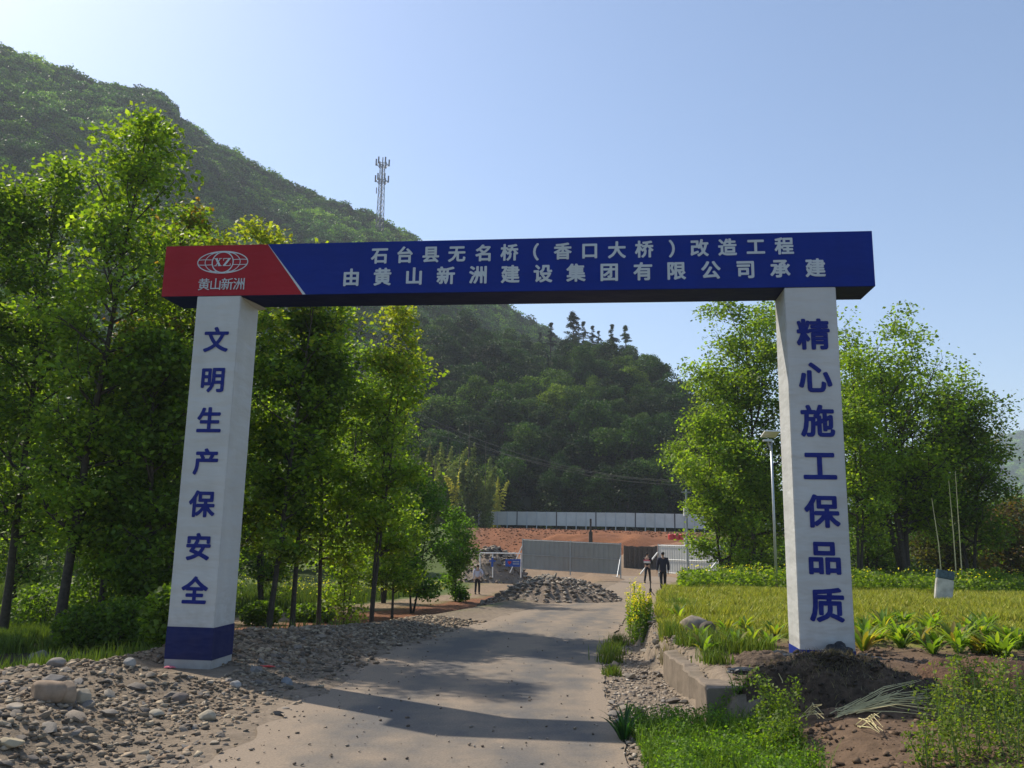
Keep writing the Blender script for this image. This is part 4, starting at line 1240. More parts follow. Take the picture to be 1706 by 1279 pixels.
# long white fence at the foot of the wooded hill
fence = thing('site_fence', 'long low white panel fence at the foot of the wooded hill', 'fence', (0, 0, 0))
top = [(796, 852, 104), (860, 852, 103), (940, 853, 101), (1040, 854, 99), (1140, 856, 97), (1200, 859, 96), (1245, 864, 95), (1330, 872, 92)]
def along(px):
    for (a, ya, Ya), (b, yb, Yb) in zip(top, top[1:]):
        if px <= b:
            t = (px - a) / (b - a); return at(px, ya + (yb - ya) * t, Ya + (Yb - Ya) * t)
    return at(*top[-1])
PW = 16.4; npan = int((1330 - 796) / PW)
for i in range(npan):
    p, q = along(796 + i * PW), along(796 + (i + 1) * PW)
    H = 1.65
    d = (q - p); L = math.hypot(d.x, d.y); u = Vector((d.x / L, d.y / L, 0)); nn = Vector((u.y, -u.x, 0))
    s_ = p + u * 0.06; e_ = q - u * 0.06
    mb = MB()
    for (A, B) in ((s_, e_),):
        f0, f1, b0, b1 = A + nn * 0.02, B + nn * 0.02, A - nn * 0.02, B - nn * 0.02
        v = [f0 - Vector((0, 0, H)), f1 - Vector((0, 0, H)), f1, f0, b0 - Vector((0, 0, H)), b1 - Vector((0, 0, H)), b1, b0]
        mb.v = [tuple(w) for w in v]; mb.f = [(0, 1, 2, 3), (5, 4, 7, 6), (3, 2, 6, 7), (0, 4, 5, 1), (1, 5, 6, 2), (4, 0, 3, 7)]
    mb.build('panel', M['white_sheet'], fence)
    MB().box((p.x - 0.05, p.y - 0.07, p.z - H - 0.5), (p.x + 0.05, p.y + 0.05, p.z + (0.12 if i % 4 == 0 else 0.02))).build('post', M['dark_metal' if i % 4 == 0 else 'steel'], fence)

# excavation: dark cut below the orange bank, seen through the entrance, and the low wall on the right
def mound(name, label, cx, cy, rx, ry, h, mat, col, col2=None, seed=0, base=None, n=46, cat='mound', rough=0.22, sink=0.12, kind=None):
    V, T = [], []
    rs = np.linspace(0, 1.08, n // 2); th = np.linspace(0, 2 * PI, n, endpoint=False)
    for r in rs:
        for a in th:
            k = 1 + 0.16 * mnoise.noise(Vector((math.cos(a) * 1.4, math.sin(a) * 1.4, seed)))
            x, y = cx + rx * r * k * math.cos(a), cy + ry * r * k * math.sin(a)
            g = terrain(x, y)
            p = (1 - min(1, r) ** 2.3)
            z = g - sink + (h + sink) * p + h * rough * (nz(x, y, max(rx, ry) * 0.35, seed) + 0.6 * nz(x, y, max(rx, ry) * 0.12, seed + 2) + 0.3 * nz(x, y, max(rx, ry) * 0.05, seed + 4)) * min(1, p * 3)
            V.append((x - cx, y - cy, z))
            c2 = col2 or col; w = 0.5 + nz(x, y, max(rx, ry) * 0.3, seed + 9)
            T.append([(col[q] * (1 - w) + c2[q] * w) for q in range(3)])
    m = len(th); F = []
    for i in range(len(rs) - 1):
        for j in range(m): F.append((i * m + j, (i + 1) * m + j, (i + 1) * m + (j + 1) % m, i * m + (j + 1) % m))
    me = mesh_np(name, V, F, smooth=True)
    a = me.attributes.new('tint', 'FLOAT_COLOR', 'POINT'); c = np.ones((len(V), 4), np.float32); c[:, :3] = np.clip(T, 0.01, 1)
    a.data.foreach_set('color', c.ravel())
    o = link(name, me, mat); o.location = (cx, cy, 0)
    tag(o, label, cat)
    if kind: o['kind'] = kind
    return o
g = at(1035, 905, 80)
mound('earth_mound', 'orange earth mound in front of the white site fence', g.x - 1, 83, 9, 4, 1.25, M['soil'], (0.25, 0.105, 0.045), (0.17, 0.07, 0.035), 3, cat='earth mound')
g = at(1150, 905, 78)
mound('earth_mound', 'low brown earth ridge right of the orange mound', g.x + 2, 79, 8, 3, 0.9, M['soil'], (0.24, 0.13, 0.08), (0.3, 0.16, 0.09), 5, cat='earth mound')
# the two rubble piles by the entrance
def rubble_pile(label, cx, cy, rx, ry, h, ns, smin, smax, seed, cols):
    r = np.random.default_rng(seed)
    o = mound('rubble_pile', label, cx, cy, rx, ry, h, M['soil'], (0.26, 0.21, 0.16), (0.19, 0.145, 0.11), seed, cat='rubble pile', rough=0.3)
    P, S = [], []; k = 0
    dgm = o.data
    vv = np.array([v.co[:] for v in dgm.vertices])
    for _ in range(ns):
        q = vv[r.integers(0, len(vv))] + r.normal(size=3) * np.array([rx * 0.012, ry * 0.012, 0])
        if q[2] < terrain(cx + q[0], cy + q[1]) - 0.05: continue
        s = smin + (smax - smin) * r.uniform() ** 2.2
        if k < 150 and s > smin + (smax - smin) * 0.25 and q[1] < ry * 0.4:
            put_stone(q, s, o, 0.05, r); k += 1
        else:
            P.append(q + np.array([0, 0, s * 0.12])); S.append(s * 0.85)
    gravel('gravel', P, S, M['gravel'], r, parent=o, cols=cols)
    return o
g = at(925, 975, 33.5)
PC = [(0.30, 0.26, 0.21), (0.22, 0.19, 0.16), (0.36, 0.31, 0.25), (0.16, 0.13, 0.11)]
rubble_pile('low wide heap of grey rubble in front of the grey hoarding', g.x - 0.3, 33.5, 3.1, 3.4, 0.72, 6500, 0.05, 0.26, 21, PC)
g = at(826, 915, 56)
rubble_pile('stony slope of broken rock left of the grey hoarding', g.x - 0.4, 58, 2.8, 3.0, 2.0, 1500, 0.12, 0.5, 22, [(0.22, 0.17, 0.13), (0.28, 0.23, 0.18), (0.15, 0.11, 0.09)])
# dark wall of the cut inside the site
P, S = [], []
rr_ = np.random.default_rng(66)
for _ in range(3200):
    y = rr_.uniform(78, 93); x = rr_.uniform(-4, 22)
    P.append((x, y, terrain(x, y))); S.append(0.06 + 0.26 * rr_.uniform() ** 3)
gravel('earth_clods', P, S, M['gravel'], rr_, cols=[(0.17, 0.07, 0.035), (0.22, 0.10, 0.045), (0.11, 0.055, 0.03)], label='lumps of red earth over the bank below the white fence')
g0, g1 = at(1036, 909, 62), at(1100, 911, 60)
mb = MB(); n = 14
for i in range(n):
    t = i / n; x = g0.x + (g1.x - g0.x) * t; w = (g1.x - g0.x) / n
    mb.box((x, 61 + 0.06 * (i % 2), terrain(x, 61) - 0.5), (x + w * 0.93, 61.14 + 0.06 * (i % 2), g0.z + 0.1 * nz(x, 0, 0.5)))
tag(mb.build('sheet_piling', M['bark_pale']), 'dark vertical boarding of the cut seen through the site entrance', 'boarding')
# low pale wall behind the right trees
for (pa, pb, Y, h, lab) in [((1150, 897), (1305, 905), 60, 0.55, 'low pale roadside wall left of the right pillar behind the trees'), ((1418, 900), (1500, 908), 52, 0.5, 'low pale wall seen right of the right pillar under the trees')]:
    A, B = at(*pa, Y), at(*pb, Y)
    o = MB().box((A.x, Y, A.z - h * 1.6), (B.x, Y + 0.25, (A.z + B.z) / 2)).build('low_wall', plain('wall_render', (0.36, 0.37, 0.38), 0.8, 0.15, 3))
    MB().box((A.x, Y - 0.03, (A.z + B.z) / 2 + 0.002), (B.x, Y + 0.28, (A.z + B.z) / 2 + 0.07)).build('coping', M['white_paint'], o)
    tag(o, lab, 'wall')
# thin posts and drums near the orange earth
def post(name, label, px, top, bot, Y, r, mat, cat, extra=None):
    A = at(px, bot, Y); T_ = at(px, top, Y)
    o = MB().tube([(0, 0, -0.4), (0, 0, (T_.z - A.z))], r, 8).build(name, M[mat])
    o.location = A; return tag(o, label, cat)
p1 = post('slim_pole', 'rusty slim post standing before the orange earth mound', 984, 864, 902, 76, 0.09, 'bark', 'pole')
MB().box((-0.16, -0.16, -0.5), (0.16, 0.16, 0.9)).build('foot', M['bark'], p1)
p2 = post('utility_pole', 'thin grey utility pole standing at the pale hoarding', 1146, 815, 962, 43.5, 0.055, 'steel', 'pole')
MB().box((-0.16, -0.14, 3.15), (0.06, 0.02, 3.55)).build('meter_box', M['white_paint'], p2)
MB().box((-0.24, -0.03, 4.35), (0.24, 0.03, 4.42)).build('cross_arm', M['steel'], p2)
post('slim_pole', 'short white post just left of the thin utility pole', 1142, 895, 909, 52, 0.09, 'white_paint', 'pole')
for i, px in enumerate((1118, 1127, 1136)):
    g = at(px, 899, 74)
    mb = MB().tube([(0, 0, 0), (0, 0, 0.05), (0, 0, 0.45), (0, 0, 0.5)], [0.24, 0.26, 0.26, 0.22], 10)
    o = mb.build('drum', M['sign_red']); o.location = g
    tag(o, 'small red drum in the row beside the orange mound', 'drum', 'red drums by the mound')

# overhead cables in front of the hill
for i, (a, m_, b, Ya, Yb) in enumerate([((700, 690), (930, 800), (1146, 800), 62, 43.5), ((700, 698), (930, 808), (1146, 807), 62, 43.5), ((700, 715), (960, 800), (1146, 803), 60, 43.5)]):
    pts = []
    for k in range(17):
        t = k / 16
        px = a[0] * (1 - t) ** 2 + 2 * t * (1 - t) * (m_[0]) + b[0] * t * t
        py = a[1] * (1 - t) ** 2 + 2 * t * (1 - t) * (m_[1]) + b[1] * t * t
        Y = 1 / ((1 - t) / Ya + t / Yb)
        pts.append(at(px, py, Y))
    o = MB().tube(pts, 0.009, 4).build('overhead_cable', M['wire'])
    tag(o, ['upper cable of the pair sagging across the dark hill', 'lower cable of the pair sagging across the dark hill', 'short middle cable merging into the pair over the hill'][i], 'cable', 'overhead cables')

# solar street lamp behind the right pillar
g = at(1293, 953, 27); base = Vector((g.x, 27, terrain(g.x, 27)))
lamp = thing('street_lamp', 'slim grey solar street lamp just left of the right pillar', 'street lamp', base)
Ht = at(1293, 735, 27).z - base.z
MB().tube([(0, 0, -0.2), (0, 0, Ht * 0.5), (0, 0, Ht)], [0.045, 0.042, 0.038], 10).build('pole', M['steel'], lamp, smooth=True)
MB().tube([(0, -0.02, Ht - 0.35), (-0.10, -0.05, Ht - 0.12), (-0.14, -0.10, Ht + 0.02)], 0.025, 6).build('arm', M['steel'], lamp)
MB().box((-0.26, -0.12, Ht - 0.02), (0.02, 0.08, Ht + 0.05)).build('lamp_head', M['steel'], lamp, bevel=0.01)
o = MB().box((-0.25, -0.26, -0.02), (0.25, 0.26, 0.02)).build('solar_panel', M['white_paint'], lamp); o.location = (-0.02, 0, Ht + 0.24); o.rotation_euler = (R(-16), 0, 0)
k = MB().box((-0.23, -0.24, 0.022), (0.23, 0.24, 0.03)).build('solar_cells', M['solar'], o)

# telecom tower on the mountain
TWY = 300
tb = at(631, 415, TWY); tt = at(638, 262, TWY)
tw = thing('telecom_tower', 'tall lattice telecom mast with antennas on the mountain ridge', 'tower', (tb.x, TWY, tb.z - 4))
TH = tt.z - tb.z + 4; TX = 0.9
lat = MB()
def tw_r(z): return 1.75 - 0.9 * (z / TH)
legs = [(math.cos(a), math.sin(a)) for a in (0.3, 0.3 + PI / 2, 0.3 + PI, 0.3 + 1.5 * PI)]
HB = TH - 3.0
def tp(k, z): return (legs[k][0] * tw_r(z) + (tt.x - tb.x) * z / TH, legs[k][1] * tw_r(z), z)
for k_ in range(4):
    MB().tube([tp(k_, 0), tp(k_, HB)], 0.14, 5).build('leg', M['tower_steel'], tw)
nb = 15
for i in range(nb):
    za, zb_ = HB * i / nb, HB * (i + 1) / nb
    for k_ in range(4):
        lat.tube([tp(k_, za), tp((k_ + 1) % 4, zb_)], 0.07, 3, False); lat.tube([tp((k_ + 1) % 4, za), tp(k_, zb_)], 0.07, 3, False)
        lat.tube([tp(k_, zb_), tp((k_ + 1) % 4, zb_)], 0.07, 3, False)
lat.build('lattice', M['tower_steel'], tw)
for zc in (HB - 0.2, HB - 7.0):
    cx = (tt.x - tb.x) * zc / TH
    ring = MB()
    for a in range(12):
        t0, t1 = a * PI / 6, (a + 1) * PI / 6
        ring.tube([(cx + 2.2 * math.cos(t0), 2.2 * math.sin(t0), zc), (cx + 2.2 * math.cos(t1), 2.2 * math.sin(t1), zc)], 0.13, 4)
        if a % 2 == 0:
            ring.tube([(cx, 0, zc), (cx + 2.2 * math.cos(t0), 2.2 * math.sin(t0), zc)], 0.1, 4)
    ring.build('platform', M['tower_steel'], tw)
    for a in (0.1, 1.2, 2.2, 3.2, 4.2, 5.3):
        x, y = cx + 2.5 * math.cos(a), 2.5 * math.sin(a)
        MB().box((x - 0.26, y - 0.2, zc - 0.3), (x + 0.26, y + 0.2, zc + 2.4)).build('antenna', M['tower_steel'], tw)
cx = (tt.x - tb.x)
MB().tube([(cx, 0, HB - 0.3), (cx, 0, TH)], [0.25, 0.2], 6).build('top_antenna', M['tower_steel'], tw)
MB().tube([(cx * 0.8 - 1.9, 0, HB - 12.0), (cx * 0.8 - 1.9, 0, HB - 9.6)], 0.2, 6).build('dish', M['tower_steel'], tw)

# ---------------------------------------------------------------- leaning marker stone in the field
D = 22.5
g = at(1570, 986, D)
ms = thing('marker_stone', 'leaning weathered stone slab with a dark top in the yellow green field', 'stone slab', (g.x, D, terrain(g.x, D)))
ms.rotation_euler = (0, R(9), 0)
W_, Hs = 0.46, 0.80
sl = MB().box((-W_ / 2, -0.06, -0.2), (W_ / 2, 0.06, Hs * 0.72)).build('slab', M['concrete'].copy(), ms, bevel=0.02)
sl.data.materials.clear(); sl.data.materials.append(plain('pale_stone', (0.46, 0.45, 0.42), 0.85, 0.3, 5, 0.4, dirt=(0.10, 0.09, 0.08), dirt_amt=0.8))
MB().box((-W_ / 2 + 0.002, -0.063, Hs * 0.722), (W_ / 2 - 0.002, 0.063, Hs)).build('dark_cap', plain('dark_blue_stone', (0.05, 0.09, 0.12), 0.7, 0.5, 14), ms, bevel=0.015)

# ---------------------------------------------------------------- sign and pipe railing at the left field
Y = 47.5
rail = thing('pipe_railing', 'white pipe railing left of the grey hoarding', 'railing', at(800, 945, Y))
ro = Vector(rail.location)
for px, tp_, bt in [(800, 921, 950), (821, 921, 950), (868, 921, 950)]:
    a, b = at(px, tp_, Y) - ro, at(px, bt, Y) - ro
    MB().tube([b - Vector((0, 0, 0.4)), a], 0.035, 6).build('post', M['white_paint'], rail)
MB().tube([at(800, 921, Y) - ro, at(868, 922, Y) - ro], 0.035, 6).build('rail', M['white_paint'], rail)
A, B = at(842, 931, Y - 0.3), at(867, 944, Y - 0.3)
sg = thing('site_sign', 'small blue sign with a red heart on the pipe railing', 'sign', (A.x, Y - 0.3, B.z))
W_, Hh = B.x - A.x, A.z - B.z
MB().box((0, -0.02, 0), (W_, 0.0, Hh)).build('board', M['sign_blue'], sg)
hp = [(0, -0.5), (-0.5, 0.05), (-0.5, 0.35), (-0.25, 0.5), (0, 0.3), (0.25, 0.5), (0.5, 0.35), (0.5, 0.05)]
mb = MB(); mb.poly([(W_ * 0.28 + p[0] * 0.20, -0.026, Hh * 0.5 + p[1] * 0.22) for p in hp]); mb.build('heart', M['sign_red'], sg)
mb = MB()
for r_ in range(2):
    for c_ in range(5): mb.box((W_ * 0.5 + c_ * 0.075, -0.027, Hh * (0.30 + 0.3 * r_)), (W_ * 0.5 + c_ * 0.075 + 0.05, -0.022, Hh * (0.30 + 0.3 * r_) + 0.06))
mb.build('lettering', M['print_white'], sg)
g = at(820, 944, Y - 0.5)
o = MB().box((-0.06, -0.05, 0), (0.06, 0.05, 0.5)).box((-0.18, -0.04, 0.28), (0.18, 0.04, 0.36)).build('blue_stand', M['sign_blue']); o.location = g
tag(o, 'small bright blue cross shaped stand beside the pipe railing', 'stand')

# white rubbish sacks
for i, (px, py, Y, s, lab) in enumerate([(770, 974, 40, 0.32, 'white plastic sack on the field edge left of the man in the pale shirt'), (1158, 968, 41, 0.36, 'white plastic sack at the foot of the pale hoarding'), (1166, 972, 40.5, 0.28, 'smaller white sack beside the one by the pale hoarding')]):
    g = at(px, py, Y)
    me = stone_mesh(np.random.default_rng(90 + i), 26, 0.8, 1.3); me.name = 'sack'
    me.materials.append(M['bag'])
    o = link('sack', me); o.location = (g.x, Y, terrain(g.x, Y) + s * 0.35); o.scale = (s * 1.2, s, s)
    tag(o, lab, 'sack')

# ---------------------------------------------------------------- people
def skin_obj(name, joints, edges, mat, parent, sub=2, root=0):
    me = bpy.data.meshes.new(name)
    me.from_pydata([j[:3] for j in joints], edges, [])
    o = link(name, me, mat, parent)
    md = o.modifiers.new('skin', 'SKIN'); md.use_smooth_shade = True
    for i, j in enumerate(joints):
        r = j[3] if isinstance(j[3], tuple) else (j[3], j[3])
        me.skin_vertices[0].data[i].radius = r
        me.skin_vertices[0].data[i].use_root = (i == root)
    s = o.modifiers.new('sub', 'SUBSURF'); s.levels = sub; s.render_levels = sub
    return o

def person(label, loc, rz, H, top_mat, leg_mat, stride=0.0, arms='down', group=None, facing_back=True, jacket=False):
    """standing or walking figure; local -Y is forward"""
    t = thing('person', label, 'person', loc, rz, group)
    k = H / 1.72
    s = stride
    hipz, kneez = 0.90 * k, 0.48 * k
    def V(x, y, z, r): return (x * k, y * k, z * k, (r[0] * k, r[1] * k) if isinstance(r, tuple) else r * k)
    feet = [(-0.10, -0.30 * s, 0.30 * s), (0.10, 0.26 * s, -0.2)]
    def arm(sd, kind, sw):
        if kind == 'down':
            return [(sd * 0.195, 0, 1.40), (sd * 0.235, 0.02 + sw * 0.06, 1.13), (sd * 0.245, -0.04 + sw * 0.16, 0.88)]
        if kind == 'hip':
            return [(sd * 0.195, 0, 1.40), (sd * 0.33, 0.06, 1.17), (sd * 0.18, -0.10, 1.02)]
        return [(sd * 0.195, 0, 1.40), (sd * 0.24, -0.04, 1.14), (sd * 0.14, -0.26, 1.10)]
    aL = arm(-1, arms if arms != 'mixed' else 'hip', s); aR = arm(1, arms if arms != 'mixed' else 'down', -s)
    J = [V(0, 0, 0.95, (0.135, 0.10)), V(0, 0.0, 1.15, (0.125, 0.09)), V(0, 0, 1.36, (0.14, 0.095)), V(0, 0, 1.47, 0.055), V(0, -0.01, 1.53, 0.052)]
    E = [(0, 1), (1, 2), (2, 3), (3, 4)]
    # head
    J += [V(0, -0.015, 1.58, (0.072, 0.082)), V(0, -0.01, 1.65, (0.078, 0.095)), V(0, 0, 1.705, (0.05, 0.06))]
    E += [(4, 5), (5, 6), (6, 7)]
    for A in (aL, aR):
        i = len(J); J += [V(*A[0], 0.052), V(*A[1], 0.04), V(*A[2], 0.028)]
        E += [(2, i), (i, i + 1), (i + 1, i + 2)]
        hx, hy, hz_ = A[2]; d = unit(np.array(A[2]) - np.array(A[1]))
        i2 = len(J); J.append(V(hx + d[0] * 0.07, hy + d[1] * 0.07, hz_ + d[2] * 0.07, (0.032, 0.018))); E.append((i + 2, i2))
        for q, ln in zip((-0.03, -0.01, 0.012, 0.032), (0.07, 0.085, 0.08, 0.06)):
            a = len(J); b = np.array([hx, hy, hz_]) + d * 0.09
            J += [V(b[0], b[1] + q, b[2], 0.0095), V(b[0] + d[0] * ln, b[1] + q * 1.2 + d[1] * ln - 0.01, b[2] + d[2] * ln, 0.008)]
            E += [(i2, a), (a, a + 1)]
        a = len(J); J.append(V(hx + d[0] * 0.05, hy - 0.05 + d[1] * 0.05, hz_ + d[2] * 0.05, 0.010)); E.append((i2, a))
    legs_ = []
    for sd, ph in ((-1, 1), (1, -1)):
        y = -0.22 * s * ph
        P3 = [(sd * 0.09, 0, 0.86), (sd * 0.095, y * 0.55 - 0.02, 0.48), (sd * 0.10, y * 1.0 + (0.10 * s if ph < 0 else 0), 0.09)]
        legs_.append(P3)
        i = len(J); J += [V(*P3[0], 0.082), V(*P3[1], 0.056), V(*P3[2], 0.038), V(P3[2][0], P3[2][1] - 0.13, 0.035, (0.035, 0.028))]
        E += [(0, i), (i, i + 1), (i + 1, i + 2), (i + 2, i + 3)]
    skin_obj('body', J, E, M['skin'], t)
    # clothing over the body
    dl = 0.022 if jacket else 0.012
    hem = 0.80 if jacket else 0.93
    J2 = [V(0, 0, hem, (0.155 + dl, 0.115 + dl)), V(0, 0, 1.10, (0.135 + dl, 0.10 + dl)), V(0, 0, 1.32, (0.15 + dl, 0.105 + dl)), V(0, 0, 1.435, (0.095, 0.07)), V(0, 0, 1.475, 0.062)]
    E2 = [(0, 1), (1, 2), (2, 3), (3, 4)]
    for A in (aL, aR):
        i = len(J2)
        J2 += [V(*A[0], 0.062 + dl), V(*A[1], 0.050 + dl)]; E2 += [(2, i), (i, i + 1)]
        if jacket or arms == 'hip' or True:
            J2 += [V(*A[2], 0.036 + dl)]; E2 += [(i + 1, i + 2)]
    skin_obj('jacket' if jacket else 'shirt', J2, E2, top_mat, t)
    J3 = [V(0, 0, 0.98, (0.145, 0.108)), V(0, 0, 0.90, (0.15, 0.112))]; E3 = [(0, 1)]
    for P3 in legs_:
        i = len(J3); J3 += [V(*P3[0], 0.098), V(*P3[1], 0.072), V(P3[2][0], P3[2][1], P3[2][2] - 0.01, 0.060)]
        E3 += [(1, i), (i, i + 1), (i + 1, i + 2)]
    skin_obj('trousers', J3, E3, leg_mat, t)
    for P3 in legs_:
        x, y = P3[2][0], P3[2][1]
        skin_obj('shoe', [V(x, y + 0.05, 0.045, (0.042, 0.04)), V(x, y - 0.05, 0.045, (0.046, 0.038)), V(x, y - 0.16, 0.035, (0.042, 0.03))], [(0, 1), (1, 2)], M['black_cloth'], t, 1)
    skin_obj('hair', [V(0, 0.035, 1.57, (0.070, 0.06)), V(0, 0.03, 1.64, (0.086, 0.085)), V(0, 0.0, 1.705, (0.078, 0.085))], [(0, 1), (1, 2)], M['hair'], t)
    f = MB()
    for sd in (-1, 1): f.box(((sd * 0.032 - 0.012) * k, -0.112 * k, 1.635 * k), ((sd * 0.032 + 0.012) * k, -0.100 * k, 1.648 * k))
    f.build('eyes', M['hair'], t)
    f = MB(); f.tube([(0, -0.10 * k, 1.64 * k), (0, -0.128 * k, 1.605 * k)], [0.008 * k, 0.016 * k], 5); f.build('nose', M['skin'], t)
    f = MB(); f.box((-0.022 * k, -0.107 * k, 1.572 * k), (0.022 * k, -0.095 * k, 1.579 * k)); f.build('mouth', M['pink_cloth'], t)
    return t
def stand(px, feet_py, head_py, Y):
    f = at(px, feet_py, Y); h = at(px, head_py, Y)
    return Vector((f.x, Y, f.z)), h.z - f.z
def lift(loc):
    """raise a little pad of ground so that feet rest on it"""
    return Vector((loc.x, loc.y, terrain(loc.x, loc.y) + 0.004))
def find_Y(px, feet_py, near, far):
    """distance at which the terrain carries feet seen at this pixel"""
    best = None
    y = near
    while y < far:
        g = at(px, feet_py, y); e = abs(g.z - terrain(g.x, y))
        if best is None or e < best[0]: best = (e, y)
        y += 0.05
    return best[1]
def place_person(label, px, feet, head, near, far, **kw):
    Y = find_Y(px, feet, near, far)
    l, _ = stand(px, feet, head, Y)
    h = at(px, head, Y).z - l.z
    l.z = terrain(l.x, l.y) + 0.004
    return person(label, l, H=max(1.45, min(1.85, h)), **kw)
place_person('man in a dark suit walking away up the road towards the site', 1105, 984, 919, 30, 44, rz=R(180), top_mat=M['navy_cloth'], leg_mat=M['black_cloth'], stride=0.45, arms='down', jacket=True)
pp = place_person('person in black with a red and white band walking ahead of the suited man', 1079, 971, 920, 34, 50, rz=R(150), top_mat=M['black_cloth'], leg_mat=M['black_cloth'], stride=0.7, arms='front', jacket=False)
vest = MB().box((-0.19, -0.135, 1.08), (0.19, 0.135, 1.20)).build('white_band', M['white_paint'], pp, bevel=0.03)
MB().box((-0.195, -0.14, 1.201), (0.195, 0.14, 1.26)).build('red_band', M['pink_cloth'], pp, bevel=0.02)
place_person('man in a pale shirt with a hand on his hip standing on the field path', 795, 990, 940, 34, 52, rz=R(170), top_mat=M['shirt'], leg_mat=M['black_cloth'], stride=0.25, arms='mixed')

# black survey tripod standing on the right road edge
Y = 22.5; g = at(1084, 1003, Y); gz = terrain(g.x, Y)
tr = thing('survey_pole', 'thin black pole with spread legs standing above the yellow flowers', 'tripod', (g.x, Y, gz))
Ht = at(1083, 958, Y).z - gz
MB().tube([(0, 0, 0.12), (0, 0, Ht)], 0.016, 6).build('pole', M['dark_metal'], tr)
for a in (0.1, 2.2, 4.3): MB().tube([(0, 0, Ht * 0.42), (0.24 * math.cos(a), 0.24 * math.sin(a), 0)], 0.012, 5).build('leg', M['dark_metal'], tr)
MB().box((-0.03, -0.03, Ht * 0.42 - 0.04), (0.03, 0.03, Ht * 0.42 + 0.05)).build('collar', M['dark_metal'], tr)

# ---------------------------------------------------------------- grass and weeds
def blades(name, label, P, H, rng, cols, wid=0.012, bend=0.35, parent=None, kind='stuff', mat='grass'):
    n = len(P); P = np.asarray(P); H = np.asarray(H)
    a = rng.uniform(0, 2 * PI, n); b = rng.uniform(0, 2 * PI, n)
    w = wid * rng.uniform(0.6, 1.4, n)
    t = np.stack([np.cos(a), np.sin(a), np.zeros(n)], 1) * w[:, None] * 0.5
    ld = np.stack([np.cos(b), np.sin(b), np.zeros(n)], 1) * (H * bend * rng.uniform(0.1, 1, n))[:, None]
    up = np.array([0, 0, 1.0])
    V = np.empty((n, 5, 3))
    V[:, 0] = P - t; V[:, 1] = P + t
    mid = P + ld * 0.3 + up * (H * 0.55)[:, None]
    V[:, 2] = mid + t * 0.8; V[:, 3] = mid - t * 0.8
    V[:, 4] = P + ld + up * H[:, None]
    i = np.arange(n) * 5
    F = np.concatenate([np.stack([i, i + 1, i + 2, i + 3], 1), np.stack([i + 3, i + 2, i + 4, i + 4], 1)])
    T = tints(n, cols, rng, 0.2)
    # quads plus triangles: the second as a triangle mesh
    me = bpy.data.meshes.new(name)
    me.vertices.add(n * 5); me.vertices.foreach_set('co', V.reshape(-1, 3).astype(np.float32).ravel())
    q = np.stack([i, i + 1, i + 2, i + 3], 1).ravel(); tr_ = np.stack([i + 3, i + 2, i + 4], 1).ravel()
    me.loops.add(7 * n); me.loops.foreach_set('vertex_index', np.concatenate([q, tr_]).astype(np.int32))
    me.polygons.add(2 * n)
    me.polygons.foreach_set('loop_start', np.concatenate([np.arange(n) * 4, 4 * n + np.arange(n) * 3]).astype(np.int32))
    me.update(calc_edges=True)
    at_ = me.attributes.new('tint', 'FLOAT_COLOR', 'FACE'); c = np.ones((2 * n, 4), np.float32); c[:, :3] = np.vstack([T, T]); at_.data.foreach_set('color', c.ravel())
    o = link(name, me, M[mat], parent)
    if kind: tag(o, label, kind=kind)
    return o
gr = np.random.default_rng(77)
def area(n, xf, yf, ok, pw=1.0):
    out = []
    while len(out) < n:
        y = yf[0] + (yf[1] - yf[0]) * gr.uniform() ** pw
        x0, x1 = xf(y)
        x = gr.uniform(x0, x1)
        if ok(x, y): out.append((x, y, terrain(x, y) - 0.01))
    return out
GR = [(0.125, 0.185, 0.024), (0.16, 0.225, 0.030), (0.09, 0.145, 0.022)]
YG = [(0.34, 0.34, 0.05), (0.40, 0.38, 0.07), (0.27, 0.31, 0.04)]
# right field, yellowish low grass
P = area(90000, lambda y: (x_right(y) + 0.9, at(1780, 990, y).x), (12.6, 27), lambda x, y: nz(x, y, 0.9, 21) + 0.6 * nz(x, y, 0.3, 22) > -0.42 and (y > 13.2 + 0.6 * nz(x, y, 1) or gr.uniform() < 0.15) and not (x < 5.4 and y < 13.4 and gr.uniform() < 0.6), 1.0)
blades('field_grass', 'yellowish green young grass of the right field', P, gr.uniform(0.05, 0.14, len(P)) * np.array([1.2 + 1.3 * nz(q[0], q[1], 1.3, 23) for q in P]), gr, YG, 0.026, 0.8)
# crop band behind
P = np.array(area(26000, lambda y: (x_right(y) + 1.3, at(1800, 960, y).x), (26.3, 31.5), lambda x, y: True))
P[:, 2] += gr.uniform(0.05, 1, len(P)) ** 0.7 * (0.50 + 0.45 * np.array([nz(p[0], p[1], 0.9, 3) for p in P]))
V, F = leaf_quads(P, 0.11 * gr.uniform(0.6, 1.3, len(P)), gr, 0.4)
o = link('crop_plants', mesh_np('crop_plants', V, F, tint=tints(len(P), [(0.13, 0.20, 0.025), (0.17, 0.24, 0.03), (0.10, 0.17, 0.022)], gr)), M['leaf'])
tag(o, 'dense band of green crop plants behind the yellow green field', kind='stuff')
P = np.array(area(420, lambda y: (x_right(y) + 1.3, at(1800, 960, y).x), (25.6, 30), lambda x, y: nz(x, y, 1.5) > -0.05))
P[:, 2] += 0.45 + 0.3 * gr.uniform(size=len(P))
V, F = leaf_quads(P, 0.06, gr, 0.6, 1.0)
tag(link('yellow_blossom', mesh_np('yellow_blossom', V, F, tint=tints(len(P), [(0.65, 0.55, 0.04)], gr, 0.1)), M['leaf']), 'scattered yellow blossoms over the green crop band', kind='stuff')
